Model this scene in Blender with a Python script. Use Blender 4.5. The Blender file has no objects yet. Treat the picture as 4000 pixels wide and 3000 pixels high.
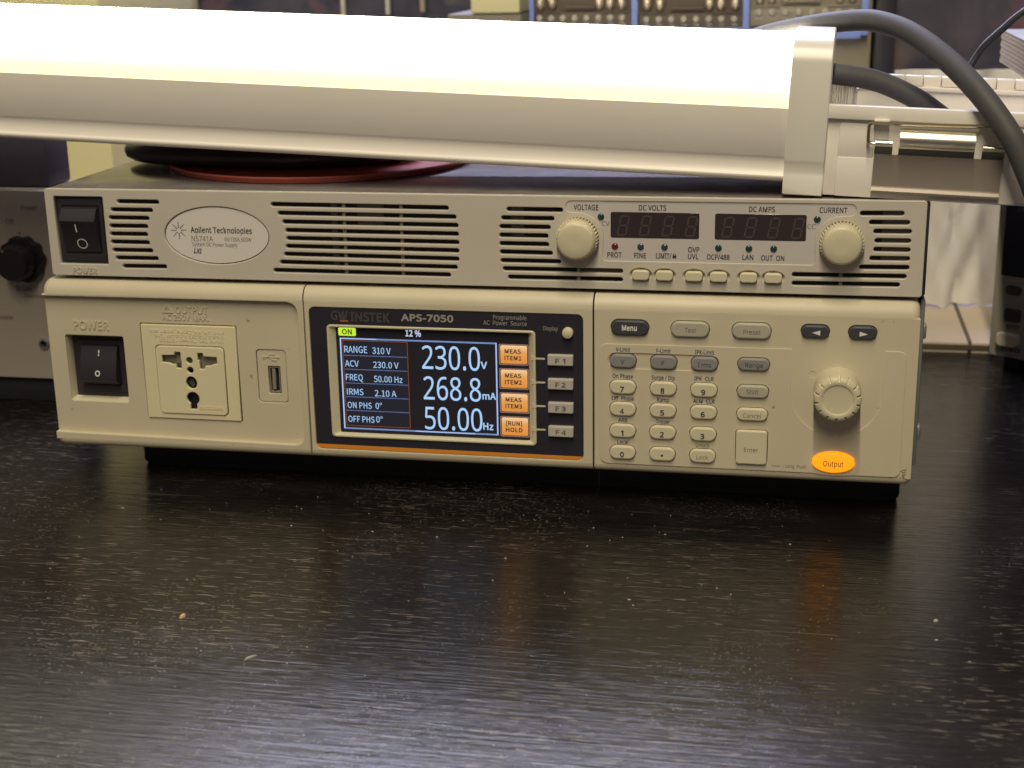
import bpy, bmesh, math, random, os
from mathutils import Vector, Matrix
random.seed(7)
SC = bpy.context.scene
COL = SC.collection
R = math.radians

# ------------------------------------------------------------------ camera, world, lights
TABLE_Z = 106.0            # all lengths below are millimetres; z = -106 is the table top
def W(p): return Vector((p[0] * .001, p[1] * .001, (p[2] + TABLE_Z) * .001))

cd = bpy.data.cameras.new('camera')
cam = bpy.data.objects.new('camera', cd); COL.objects.link(cam)
cam.location = W((368.305, -672.782, 155.301))
cam.rotation_euler = (1.28271, 0.0172162, 0.1914201)
cd.sensor_width = 36.0; cd.lens = 52.154
cd.clip_start = 0.02; cd.clip_end = 50
cd.dof.use_dof = True; cd.dof.focus_distance = 0.665; cd.dof.aperture_fstop = 16.0
SC.camera = cam
SC.render.resolution_x, SC.render.resolution_y = 1024, 768
SC.view_settings.view_transform = 'Standard'; SC.view_settings.look = 'None'
SC.view_settings.exposure = 0.0; SC.view_settings.gamma = 1.0

wd = bpy.data.worlds.new('World'); SC.world = wd; wd.use_nodes = True
bg = wd.node_tree.nodes['Background']
bg.inputs[0].default_value = (1.0, 0.80, 0.82, 1); bg.inputs[1].default_value = 0.105

def area(name, loc, target, sx, sy, watts, col):
    l = bpy.data.lights.new(name, 'AREA'); l.shape = 'RECTANGLE'; l.size = sx * .001; l.size_y = sy * .001
    l.energy = watts; l.color = col
    o = bpy.data.objects.new(name, l); COL.objects.link(o); o.location = W(loc)
    o.rotation_euler = (W(target) - W(loc)).to_track_quat('-Z', 'Y').to_euler()
    return o
# warm fluorescent tube on the ceiling, running away from the bench
tube_light = area('ceiling_tube', (330, -1600, 1750), (330, -1600, 0), 45, 2400, 58.0, (1.0, 0.89, 0.65))
# bluish daylight from the window over the low back wall
area('window_light', (-30, 1000, 1000), (-30, 0, 500), 1080, 800, 33.0, (0.66, 0.69, 1.0))

# ------------------------------------------------------------------ materials
MATS = {}
def new_mat(name):
    m = bpy.data.materials.new(name); m.use_nodes = True
    n = m.node_tree.nodes; b = n['Principled BSDF']
    MATS[name] = m
    return m, n, m.node_tree.links, b
def plain(name, col, rough=.5, metal=0., noise=.06, bump=.0, nscale=900., spec=.5, coat=0.):
    m, n, l, b = new_mat(name)
    b.inputs['Roughness'].default_value = rough; b.inputs['Metallic'].default_value = metal
    b.inputs['Specular IOR Level'].default_value = spec
    b.inputs['Coat Weight'].default_value = coat
    tc = n.new('ShaderNodeTexCoord')
    t = n.new('ShaderNodeTexNoise'); t.inputs['Scale'].default_value = 28; t.inputs['Detail'].default_value = 6
    l.new(tc.outputs['Object'], t.inputs['Vector'])
    mx = n.new('ShaderNodeMix'); mx.data_type = 'RGBA'
    mx.inputs[6].default_value = tuple(c * (1 - noise) for c in col) + (1,)
    mx.inputs[7].default_value = tuple(min(1, c * (1 + noise)) for c in col) + (1,)
    l.new(t.outputs['Fac'], mx.inputs[0]); l.new(mx.outputs[2], b.inputs['Base Color'])
    if bump:
        t2 = n.new('ShaderNodeTexNoise'); t2.inputs['Scale'].default_value = nscale; t2.inputs['Detail'].default_value = 2
        l.new(tc.outputs['Object'], t2.inputs['Vector'])
        bp = n.new('ShaderNodeBump'); bp.inputs['Strength'].default_value = bump; bp.inputs['Distance'].default_value = .0003
        l.new(t2.outputs['Fac'], bp.inputs['Height']); l.new(bp.outputs['Normal'], b.inputs['Normal'])
    return m
def glow(name, col, s=1.0, base=(.02, .02, .02)):
    m, n, l, b = new_mat(name)
    b.inputs['Base Color'].default_value = base + (1,); b.inputs['Roughness'].default_value = .4
    b.inputs['Emission Color'].default_value = col + (1,); b.inputs['Emission Strength'].default_value = s
    return m

def plastic_worn(name, col, dirt, thr=.70, rough=.5):
    """moulded cream plastic with fine texture and a few scattered specks of grime"""
    m = plain(name, col, rough, noise=.085, bump=.16, nscale=1500)
    n, l = m.node_tree.nodes, m.node_tree.links; b = n['Principled BSDF']
    base = b.inputs['Base Color'].links[0].from_socket
    tc = n.new('ShaderNodeTexCoord')
    v = n.new('ShaderNodeTexNoise'); v.inputs['Scale'].default_value = 140; v.inputs['Detail'].default_value = 5
    l.new(tc.outputs['Object'], v.inputs['Vector'])
    rp = n.new('ShaderNodeValToRGB'); rp.color_ramp.elements[0].position = thr; rp.color_ramp.elements[1].position = thr + .05
    l.new(v.outputs['Fac'], rp.inputs[0])
    mx = n.new('ShaderNodeMix'); mx.data_type = 'RGBA'; mx.inputs[7].default_value = dirt + (1,)
    l.new(rp.outputs[0], mx.inputs[0]); l.new(base, mx.inputs[6]); l.new(mx.outputs[2], b.inputs['Base Color'])
    return m
plastic_worn('beige', (.565, .52, .445), (.33, .28, .2), .745, .48)
plastic_worn('cream', (.59, .53, .39), (.30, .24, .16), .705, .46)
plain('cream_knob', (.62, .57, .40), .42, noise=.04, bump=.06)
plain('cream_key', (.66, .60, .43), .40, noise=.04, bump=.05)
plain('socket_cream', (.74, .67, .45), .38, noise=.04)
plain('key_grey', (.44, .42, .33), .4, noise=.05)
plain('key_slate', (.26, .25, .24), .4, noise=.05)
plain('key_dark', (.055, .055, .065), .38, noise=.05)
plain('key_fn', (.50, .47, .41), .4, noise=.05)
plain('panel_lilac', (.56, .52, .50), .5, noise=.03)
plain('badge_silver', (.78, .73, .68), .36, .1, noise=.03)
plain('ink', (.035, .03, .045), .5, noise=0)
plain('ink_blue', (.025, .025, .11), .5, noise=0)
plain('ink_grey', (.14, .13, .12), .5, noise=0)
plain('ink_soft', (.125, .11, .10), .5, noise=0)
plain('ink_white', (.75, .73, .68), .5, noise=0)
plain('ink_silver', (.42, .38, .34), .4, .2, noise=0)
plain('ink_dim', (.075, .065, .065), .4, noise=0)
plain('ink_orange', (.50, .15, .05), .4, noise=0)
plain('black_plastic', (.018, .017, .022), .35, noise=.1, bump=.05)
plain('black_gloss', (.030, .028, .040), .12, noise=.08)
plain('switch_black', (.028, .025, .032), .42, noise=.1, bump=.05)
plain('cavity', (.012, .011, .013), .8, noise=.2)
plain('inner_grey', (.075, .065, .06), .7, noise=.3)
plain('inner_beige', (.26, .23, .18), .6, noise=.1)
plain('orange_print', (.74, .27, .03), .35, noise=.04)
plain('window_smoke', (.042, .030, .033), .12, noise=.1)
plain('segment_ghost', (.068, .058, .056), .4, noise=0)
plain('led_green', (.012, .05, .045), .2, noise=0, coat=.5)
plain('led_dim', (.035, .06, .055), .2, noise=0, coat=.5)
plain('led_red', (.13, .016, .016), .2, noise=0, coat=.5)
plain('steel', (.34, .29, .25), .38, .3, noise=.08, bump=.08, nscale=400)
plain('steel_bright', (.80, .76, .64), .30, 1.0, noise=.05)
plain('steel_dull', (.45, .43, .42), .42, .75, noise=.15, bump=.1, nscale=600)
plain('steel_shaded', (.12, .115, .11), .3, .7, noise=.1)
plain('brass_wire', (.55, .48, .34), .28, 1.0, noise=.08)
plain('side_dark', (.02, .02, .026), .5, noise=.1)
plain('side_grey', (.20, .21, .20), .5, .2, noise=.1)
plain('white_pc', (.84, .79, .72), .36, noise=.02)
plain('white_cap', (.76, .73, .66), .30, noise=.02)
plain('rubber', (.066, .063, .066), .62, noise=.35, bump=.25, nscale=500)
plain('foot_and_shade_black', (.012, .012, .014), .7, noise=.1)
plain('red_plastic', (.50, .12, .09), .3, noise=.1)
plain('tray_dark', (.035, .028, .03), .3, noise=.2)
plain('grey_panel', (.40, .355, .29), .5, noise=.06)
plain('grey_soft', (.19, .165, .13), .6, noise=.06)
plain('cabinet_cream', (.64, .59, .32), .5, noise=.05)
plain('box_dark', (.045, .038, .05), .55, noise=.12)
plain('knob_black', (.014, .013, .016), .4, noise=.1)
plain('tan_box', (.36, .30, .22), .6, noise=.06)
plain('case_grey', (.30, .26, .19), .55, noise=.1)
plain('case_dark', (.13, .10, .075), .55, noise=.15)
plain('blue_paint', (.28, .38, .85), .4, noise=.04)
plain('bit_steel', (.72, .62, .44), .35, .55, noise=.15)
plain('stud_pale', (.52, .50, .42), .4, .2, noise=.1)
plain('worktop_cream', (.62, .52, .41), .5, noise=.05)
plain('seam_brown', (.13, .10, .06), .6, noise=.1)
plain('sheet_white', (.78, .75, .71), .55, noise=.06)
plain('meter_grey', (.34, .32, .26), .5, noise=.06)
plain('meter_key', (.06, .055, .055), .45, noise=.1)
plain('post_black', (.02, .017, .022), .4, noise=.1)
plain('paint_grey_top', (.36, .36, .38), .5, noise=.06)
plain('crumb_tan', (.62, .45, .25), .7, noise=.2)
plain('fibre_grey', (.40, .42, .36), .8, noise=.2)
plain('grime_brown', (.24, .19, .11), .7, noise=.2)
plain('dust_white', (.52, .48, .44), .9, noise=.2)
glow('lcd_text', (.40, .63, .95), 1.0)
glow('lcd_line', (.20, .30, .62), .85)
glow('lcd_line_bright', (.45, .62, .95), 1.0)
glow('lcd_orange', (.80, .34, .09), .8)
glow('lcd_orange_edge', (.60, .35, .25), .55)
glow('lcd_rust', (.36, .09, .03), .6)
glow('lcd_green', (.58, .90, .05), .95)
glow('lcd_row', (.006, .007, .018), .9)
glow('lcd_pale', (.62, .66, .92), .85)
glow('output_lit', (1.0, .33, .004), 1.08, (.5, .2, .02))

def gripped(m, fn):
    n, l = m.node_tree.nodes, m.node_tree.links
    return fn(n, l, n['Principled BSDF'])

# LCD key faces: brighter toward their upper edge as drawn by the screen itself
def lcd_key():
    m, n, l, b = new_mat('lcd_key')
    tc = n.new('ShaderNodeTexCoord'); sp = n.new('ShaderNodeSeparateXYZ'); rp = n.new('ShaderNodeValToRGB')
    l.new(tc.outputs['Generated'], sp.inputs[0]); l.new(sp.outputs['Z'], rp.inputs[0])
    e = rp.color_ramp.elements
    e[0].position = 0.0; e[0].color = (.75, .26, .035, 1)
    e[1].position = 1.0; e[1].color = (.95, .62, .33, 1)
    x = rp.color_ramp.elements.new(.62); x.color = (.80, .36, .09, 1)
    b.inputs['Base Color'].default_value = (.02, .02, .02, 1)
    l.new(rp.outputs[0], b.inputs['Emission Color']); b.inputs['Emission Strength'].default_value = .95
lcd_key()

# lamp diffuser: opal tube lit from its LED strips, dimmer and yellower at the two long edges
def diffuser():
    m, n, l, b = new_mat('opal_lit')
    tc = n.new('ShaderNodeTexCoord'); sp = n.new('ShaderNodeSeparateXYZ'); rp = n.new('ShaderNodeValToRGB')
    l.new(tc.outputs['Generated'], sp.inputs[0])
    at = n.new('ShaderNodeAttribute'); at.attribute_name = 'across'
    l.new(at.outputs['Fac'], rp.inputs[0])
    e = rp.color_ramp.elements
    e[0].position = 0.10; e[0].color = (1.0, .92, .44, 1)
    e[1].position = .42; e[1].color = (1.0, .94, .76, 1)
    b.inputs['Base Color'].default_value = (.8, .78, .7, 1); b.inputs['Roughness'].default_value = .35
    l.new(rp.outputs[0], b.inputs['Emission Color'])
    fc = n.new('ShaderNodeFloatCurve'); cv = fc.mapping.curves[0]
    for q in ((.10, .054), (.22, .060), (.34, .10), (.55, .8)): cv.points.new(*q)
    cv.points[0].location = (0, .050); cv.points[-1].location = (1, 1); fc.mapping.update()
    l.new(at.outputs['Fac'], fc.inputs['Value'])
    mu = n.new('ShaderNodeMath'); mu.operation = 'MULTIPLY'; mu.inputs[1].default_value = 19.0
    l.new(fc.outputs[0], mu.inputs[0]); l.new(mu.outputs[0], b.inputs['Emission Strength'])
diffuser()

def clear_plastic():
    m, n, l, b = new_mat('clear_plastic')
    b.inputs['Base Color'].default_value = (.85, .84, .78, 1); b.inputs['Roughness'].default_value = .12
    b.inputs['Transmission Weight'].default_value = .75; b.inputs['IOR'].default_value = 1.35
clear_plastic()

def top_sheet():
    m, n, l, b = new_mat('zinc_sheet')
    tc = n.new('ShaderNodeTexCoord'); t = n.new('ShaderNodeTexNoise'); t.inputs['Scale'].default_value = 60; t.inputs['Detail'].default_value = 8
    l.new(tc.outputs['Object'], t.inputs['Vector'])
    rp = n.new('ShaderNodeValToRGB'); e = rp.color_ramp.elements
    e[0].position = .3; e[0].color = (.19, .165, .165, 1); e[1].position = .75; e[1].color = (.29, .26, .255, 1)
    l.new(t.outputs['Fac'], rp.inputs[0]); l.new(rp.outputs[0], b.inputs['Base Color'])
    b.inputs['Metallic'].default_value = .2; b.inputs['Roughness'].default_value = .16
    t2 = n.new('ShaderNodeTexNoise'); t2.inputs['Scale'].default_value = 900
    l.new(tc.outputs['Object'], t2.inputs['Vector'])
    bp = n.new('ShaderNodeBump'); bp.inputs['Strength'].default_value = .12; bp.inputs['Distance'].default_value = .0002
    l.new(t2.outputs['Fac'], bp.inputs['Height']); l.new(bp.outputs['Normal'], b.inputs['Normal'])
top_sheet()

def table_mat():
    m, n, l, b = new_mat('black_stained_wood')
    tc = n.new('ShaderNodeTexCoord')
    def noise(sx, sy, detail=3, rough=.5, dist=0., sc=1.0):
        mp = n.new('ShaderNodeMapping'); mp.inputs['Scale'].default_value = (sx, sy, 30)
        mp.inputs['Rotation'].default_value = (0, 0, R(-1.5))
        l.new(tc.outputs['Object'], mp.inputs[0])
        t = n.new('ShaderNodeTexNoise'); t.inputs['Scale'].default_value = sc; t.inputs['Detail'].default_value = detail
        t.inputs['Roughness'].default_value = rough; t.inputs['Distortion'].default_value = dist
        l.new(mp.outputs[0], t.inputs['Vector']); return t.outputs['Fac']
    def ramp(src, a, c):
        r = n.new('ShaderNodeValToRGB'); r.color_ramp.elements[0].position = a; r.color_ramp.elements[1].position = c
        l.new(src, r.inputs[0]); return r.outputs[0]
    def math_(op, a, c):
        k = n.new('ShaderNodeMath'); k.operation = op
        for i, s in enumerate((a, c)):
            if isinstance(s, (int, float)): k.inputs[i].default_value = s
            else: l.new(s, k.inputs[i])
        return k.outputs[0]
    grain = noise(13, 600, 4, .62, .3)
    fine = noise(22, 1400, 2, .5)
    patch = noise(9, 9, 4, .6)
    # pale scuffs where the stain has worn through along the grain, and pale dust specks
    scuff = ramp(noise(110, 1150, 2, .5), .62, .69)
    scuff = math_('MULTIPLY', scuff, ramp(patch, .42, .62))
    speck = ramp(noise(800, 1000, 2, .5), .62, .70)
    speck = math_('MULTIPLY', speck, ramp(noise(13, 13, 4, .65), .44, .62))
    long_scr = math_('MULTIPLY', ramp(noise(26, 900, 1, .5), .76, .80), .55)
    mpd = n.new('ShaderNodeMapping'); mpd.inputs['Rotation'].default_value = (0, 0, R(-31)); mpd.inputs['Scale'].default_value = (22, 620, 30)
    l.new(tc.outputs['Object'], mpd.inputs[0])
    td = n.new('ShaderNodeTexNoise'); td.inputs['Scale'].default_value = 1; td.inputs['Detail'].default_value = 1; td.inputs['Distortion'].default_value = .8
    l.new(mpd.outputs[0], td.inputs['Vector'])
    diag = math_('MULTIPLY', math_('MULTIPLY', ramp(td.outputs['Fac'], .72, .76), ramp(noise(6, 6, 2, .5), .50, .62)), .3)
    long_scr = math_('MAXIMUM', long_scr, diag)
    marks = math_('MAXIMUM', math_('MAXIMUM', scuff, math_('MULTIPLY', speck, .75)), long_scr)
    smear = math_('MULTIPLY', ramp(noise(30, 42, 6, .7), .45, .85), .14)
    base = n.new('ShaderNodeMix'); base.data_type = 'RGBA'
    base.inputs[6].default_value = (.0045, .004, .0048, 1); base.inputs[7].default_value = (.013, .0108, .0105, 1)
    l.new(grain, base.inputs[0])
    mx0 = n.new('ShaderNodeMix'); mx0.data_type = 'RGBA'; mx0.inputs[7].default_value = (.075, .065, .065, 1)
    l.new(smear, mx0.inputs[0]); l.new(base.outputs[2], mx0.inputs[6])
    mx = n.new('ShaderNodeMix'); mx.data_type = 'RGBA'; mx.inputs[7].default_value = (.36, .30, .25, 1)
    l.new(math_('MULTIPLY', marks, .55), mx.inputs[0]); l.new(mx0.outputs[2], mx.inputs[6])
    l.new(mx.outputs[2], b.inputs['Base Color'])
    rr = n.new('ShaderNodeMapRange'); rr.inputs[3].default_value = .14; rr.inputs[4].default_value = .24
    l.new(patch, rr.inputs[0]); l.new(rr.outputs[0], b.inputs['Roughness'])
    b.inputs['Specular IOR Level'].default_value = .62
    h = math_('ADD', grain, math_('MULTIPLY', fine, .5))
    bp = n.new('ShaderNodeBump'); bp.inputs['Strength'].default_value = .8; bp.inputs['Distance'].default_value = .00034
    l.new(h, bp.inputs['Height']); l.new(bp.outputs['Normal'], b.inputs['Normal'])
table_mat()

def wall_mat():
    m, n, l, b = new_mat('mottled_wall')
    tc = n.new('ShaderNodeTexCoord')
    def nz(sc, seed):
        mp = n.new('ShaderNodeMapping'); mp.inputs['Location'].default_value = (seed, seed * .7, seed * .3)
        l.new(tc.outputs['Object'], mp.inputs[0])
        t = n.new('ShaderNodeTexNoise'); t.inputs['Scale'].default_value = sc; t.inputs['Detail'].default_value = 3
        t.inputs['Distortion'].default_value = .6
        l.new(mp.outputs[0], t.inputs['Vector']); return t.outputs['Fac']
    r1 = n.new('ShaderNodeValToRGB'); e = r1.color_ramp.elements
    e[0].position = .35; e[0].color = (.026, .028, .055, 1); e[1].position = .72; e[1].color = (.115, .10, .13, 1)
    l.new(nz(16, 2.3), r1.inputs[0])
    r2 = n.new('ShaderNodeValToRGB'); r2.color_ramp.elements[0].position = .55; r2.color_ramp.elements[1].position = .72
    l.new(nz(12, 8.1), r2.inputs[0])
    mx = n.new('ShaderNodeMix'); mx.data_type = 'RGBA'; mx.inputs[7].default_value = (.19, .09, .125, 1)
    l.new(r2.outputs[0], mx.inputs[0]); l.new(r1.outputs[0], mx.inputs[6])
    r3 = n.new('ShaderNodeValToRGB'); r3.color_ramp.elements[0].position = .58; r3.color_ramp.elements[1].position = .74
    l.new(nz(14, 15.7), r3.inputs[0])
    mx2 = n.new('ShaderNodeMix'); mx2.data_type = 'RGBA'; mx2.inputs[7].default_value = (.18, .145, .12, 1)
    l.new(r3.outputs[0], mx2.inputs[0]); l.new(mx.outputs[2], mx2.inputs[6])
    l.new(mx2.outputs[2], b.inputs['Base Color']); b.inputs['Roughness'].default_value = .7
wall_mat()

def ply_mat():
    m, n, l, b = new_mat('plywood_edge')
    tc = n.new('ShaderNodeTexCoord'); mp = n.new('ShaderNodeMapping'); mp.inputs['Scale'].default_value = (3, 3, 330)
    l.new(tc.outputs['Object'], mp.inputs[0])
    t = n.new('ShaderNodeTexNoise'); t.inputs['Scale'].default_value = 1.; t.inputs['Detail'].default_value = 2
    l.new(mp.outputs[0], t.inputs['Vector'])
    r = n.new('ShaderNodeValToRGB'); e = r.color_ramp.elements
    e[0].position = .36; e[0].color = (.13, .10, .07, 1); e[1].position = .62; e[1].color = (.52, .42, .27, 1)
    l.new(t.outputs['Fac'], r.inputs[0]); l.new(r.outputs[0], b.inputs['Base Color']); b.inputs['Roughness'].default_value = .6
ply_mat()

# ------------------------------------------------------------------ mesh helpers
LOC = {}
def tag(o, label=None, cat=None, group=None, kind=None):
    if label: o['label'] = label
    if cat: o['category'] = cat
    if group: o['group'] = group
    if kind: o['kind'] = kind
    return o
def thing(name, loc, label, cat, group=None):
    o = bpy.data.objects.new(name, None); COL.objects.link(o)
    o.empty_display_size = .02; o.location = W(loc); LOC[o] = W(loc)
    return tag(o, label, cat, group)
def obj(name, verts, faces, mat, parent=None, smooth=40, label=None):
    vs = [W(v) for v in verts]
    lo = Vector([min(v[i] for v in vs) for i in range(3)]); hi = Vector([max(v[i] for v in vs) for i in range(3)])
    c = (lo + hi) / 2
    me = bpy.data.meshes.new(name); me.from_pydata([v - c for v in vs], [], faces)
    ms = mat if isinstance(mat, (list, tuple)) else [mat]
    for k in ms: me.materials.append(MATS[k])
    if smooth:
        me.shade_smooth(); me.set_sharp_from_angle(angle=R(smooth))
    me.validate(); me.update()
    o = bpy.data.objects.new(name, me); COL.objects.link(o)
    LOC[o] = c
    o.location = c
    if parent is not None:
        o.parent = parent; o.location = c - LOC[parent]
    if label: o['label'] = label
    return o

def rrect(x0, z0, x1, z1, r, n=5):
    if x0 > x1: x0, x1 = x1, x0
    if z0 > z1: z0, z1 = z1, z0
    r = min(r, (x1 - x0) / 2 - 1e-3, (z1 - z0) / 2 - 1e-3)
    out = []
    for cx, cz, a0 in ((x1 - r, z0 + r, -90), (x1 - r, z1 - r, 0), (x0 + r, z1 - r, 90), (x0 + r, z0 + r, 180)):
        for k in range(n + 1):
            a = R(a0 + 90 * k / n); out.append((cx + r * math.cos(a), cz + r * math.sin(a)))
    return out
def ellipse(cx, cz, a, b=None, n=40):
    b = a if b is None else b
    return [(cx + a * math.cos(2 * math.pi * k / n), cz + b * math.sin(2 * math.pi * k / n)) for k in range(n)]
def slot(x0, x1, z0, z1, r=1.12, n=6):
    out = []
    for cx, cz, a0 in ((x1 - r, z1, -90), (x0 + r, z0, 90)):
        for k in range(n + 1):
            a = R(a0 + 180 * k / n); out.append((cx + r * math.cos(a), cz + r * math.sin(a)))
    return out
def polyr(pts, n=5):
    """polygon with per-corner radius: (x, z, r)"""
    out = []; N = len(pts)
    for i in range(N):
        x, z, r = pts[i]; p = Vector((x, z)); a = Vector(pts[i - 1][:2]); c = Vector(pts[(i + 1) % N][:2])
        if r <= 0: out.append((x, z)); continue
        d1 = (a - p).normalized(); d2 = (c - p).normalized()
        ang = d1.angle(d2); t = min(r / math.tan(ang / 2), (a - p).length * .49, (c - p).length * .49)
        s, e = p + d1 * t, p + d2 * t
        for k in range(n + 1):
            u = k / n; q = s * (1 - u) ** 2 + p * 2 * u * (1 - u) + e * u * u
            out.append((q.x, q.y))
    return out

def XZ(yf):                                                    # flat piece facing -y, front surface at y = yf
    return lambda x, z, d: (x, yf + d, z)
def plate_geo(loops, t, bev):
    cu = bpy.data.curves.new('tmp', 'CURVE'); cu.dimensions = '2D'; cu.fill_mode = 'BOTH'
    for lp in loops:
        s = cu.splines.new('POLY'); s.points.add(len(lp) - 1)
        for p, q in zip(s.points, lp): p.co = (q[0], q[1], 0, 1)
        s.use_cyclic_u = True
    cu.extrude = t / 2 - bev; cu.bevel_depth = bev; cu.bevel_resolution = 1; cu.offset = -bev
    o = bpy.data.objects.new('tmp', cu); me = bpy.data.meshes.new_from_object(o)
    vs = [(v.co.x, v.co.y, t / 2 - v.co.z) for v in me.vertices]; fs = [tuple(p.vertices) for p in me.polygons]
    bpy.data.objects.remove(o); bpy.data.curves.remove(cu); bpy.data.meshes.remove(me)
    return vs, fs
def plate(name, loops, xf, t, bev, mat, parent=None, label=None, smooth=40):
    vs, fs = plate_geo(loops, t, bev)
    return obj(name, [xf(*v) for v in vs], fs, mat, parent, smooth, label)

class MB:
    def __init__(s): s.v = []; s.f = []
    def add(s, vs, fs):
        k = len(s.v); s.v += list(vs); s.f += [tuple(i + k for i in f) for f in fs]
    def plate(s, loops, xf, t, bev=.05):
        vs, fs = plate_geo(loops, t, bev); s.add([xf(*v) for v in vs], fs)
    def box(s, x0, x1, y0, y1, z0, z1, bev=0., xf=None):
        bm = bmesh.new(); bmesh.ops.create_cube(bm, size=1)
        for v in bm.verts:
            v.co = Vector(((x0 + x1) / 2 + v.co.x * abs(x1 - x0), (y0 + y1) / 2 + v.co.y * abs(y1 - y0), (z0 + z1) / 2 + v.co.z * abs(z1 - z0)))
        if bev: bmesh.ops.bevel(bm, geom=list(bm.edges), offset=bev, segments=2, affect='EDGES', profile=.5)
        bm.verts.index_update()
        vs = [tuple(v.co) for v in bm.verts]
        if xf: vs = [xf(*v) for v in vs]
        s.add(vs, [tuple(v.index for v in f.verts) for f in bm.faces]); bm.free()
    def loft(s, loops, cap0=False, cap1=False, closed=True):
        n = len(loops[0]); vs = [p for lp in loops for p in lp]; fs = []
        for i in range(len(loops) - 1):
            for k in range(n if closed else n - 1):
                a, b = i * n + k, i * n + (k + 1) % n
                fs.append((a, b, b + n, a + n))
        if cap0: fs.append(tuple(range(n - 1, -1, -1)))
        if cap1: fs.append(tuple((len(loops) - 1) * n + k for k in range(n)))
        s.add(vs, fs)
    def tube(s, pts, r, seg=10, sub=6, caps=True):
        P = [Vector(p) for p in pts]
        Q = []
        for i in range(len(P) - 1):
            p0 = P[max(i - 1, 0)]; p1 = P[i]; p2 = P[i + 1]; p3 = P[min(i + 2, len(P) - 1)]
            for k in range(sub):
                t = k / sub
                Q.append(.5 * ((2 * p1) + (p2 - p0) * t + (2 * p0 - 5 * p1 + 4 * p2 - p3) * t * t + (3 * p1 - p0 - 3 * p2 + p3) * t ** 3))
        Q.append(P[-1])
        loops = []; up = None
        for i, q in enumerate(Q):
            d = (Q[min(i + 1, len(Q) - 1)] - Q[max(i - 1, 0)]).normalized()
            if up is None: up = d.orthogonal().normalized()
            up = (up - d * up.dot(d)).normalized(); b = d.cross(up)
            rr = r(i / (len(Q) - 1)) if callable(r) else r
            loops.append([tuple(q + (up * math.cos(2 * math.pi * k / seg) + b * math.sin(2 * math.pi * k / seg)) * rr) for k in range(seg)])
        s.loft(loops, caps, caps)
    def lathe(s, cx, cz, prof, n=48, mod=None, cap=True):
        """revolve (radius, y) about the axis parallel to y through (cx, cz)"""
        loops = []
        for r, y in prof:
            loops.append([(cx + r * (mod(k, n, r, y) if mod else 1) * math.cos(2 * math.pi * k / n), y, cz + r * (mod(k, n, r, y) if mod else 1) * math.sin(2 * math.pi * k / n)) for k in range(n)])
        s.loft(loops, cap, cap)
    def build(s, name, mat, parent=None, label=None, smooth=40): return obj(name, s.v, s.f, mat, parent, smooth, label)
def box(name, x0, x1, y0, y1, z0, z1, mat, parent=None, bev=0., label=None, xf=None):
    m = MB(); m.box(x0, x1, y0, y1, z0, z1, bev, xf); return m.build(name, mat, parent, label)

# lettering ---------------------------------------------------------
def font(name):
    try:
        fp = os.path.join(bpy.utils.system_resource('DATAFILES'), 'fonts', name)
        return bpy.data.fonts.load(fp) if os.path.exists(fp) else None
    except Exception: return None
FONTS = {'print': font('NotoSansHebrew-Regular.woff2'), 'screen': font('Noto Sans CJK Regular.woff2')}
GEO = {}
def text_geo(s, bold, shear, ext, face='print'):
    bold = 0 if bold < .008 else (min(bold, .018) if '4' in s or '%' in s else min(bold, .03))
    key = (s, bold, shear, ext, face)
    if key in GEO: return GEO[key]
    cu = bpy.data.curves.new('tmp', 'FONT'); cu.body = s; cu.size = 1.0; cu.offset = bold; cu.shear = shear
    if FONTS[face]: cu.font = FONTS[face]
    cu.space_character = 1 + 2.2 * bold
    cu.resolution_u = 3; cu.extrude = ext
    o = bpy.data.objects.new('tmp', cu); me = bpy.data.meshes.new_from_object(o)
    vs = [tuple(v.co) for v in me.vertices]; fs = [tuple(p.vertices) for p in me.polygons]
    bpy.data.objects.remove(o); bpy.data.curves.remove(cu); bpy.data.meshes.remove(me)
    GEO[key] = (vs, fs); return GEO[key]
CAPS = {}
def text_pts(s, x0, z0, x1, h, xf, bold, shear, raise_, rot180=False, face='print'):
    if face not in CAPS:
        vs, _ = text_geo('H', 0, 0, .01, face); CAPS[face] = max(v[1] for v in vs)
    vs, fs = text_geo(s, bold, shear, .01, face)
    lo = min(v[0] for v in vs); hi = max(v[0] for v in vs)
    sx = (x1 - x0) / (hi - lo); sy = h / CAPS[face]
    out = []
    for x, y, z in vs:
        px = x0 + (x - lo) * sx; pz = z0 + y * sy
        if rot180: px = x1 - (px - x0); pz = 2 * z0 + h - pz
        out.append(xf(px, pz, -raise_ if z > 0 else .02))
    return out, fs
def text(name, s, x0, z0, x1, h, xf, mat, parent, bold=.012, shear=0., raise_=.06, rot180=False, label=None):
    vs, fs = text_pts(s, x0, z0, x1, h, xf, bold, shear, raise_, rot180, 'screen' if name == 'screen_text' else 'print')
    return obj(name, vs, fs, mat, parent, 30, label)

# ================================================================== THE BENCH TABLE
tb = box('table', -900, 1100, -800, 304, -131, -106, 'black_stained_wood', None, 1.5)
tag(tb, 'black stained wooden table top with worn grain, scuffs and dust under the instruments', 'table')

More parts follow.
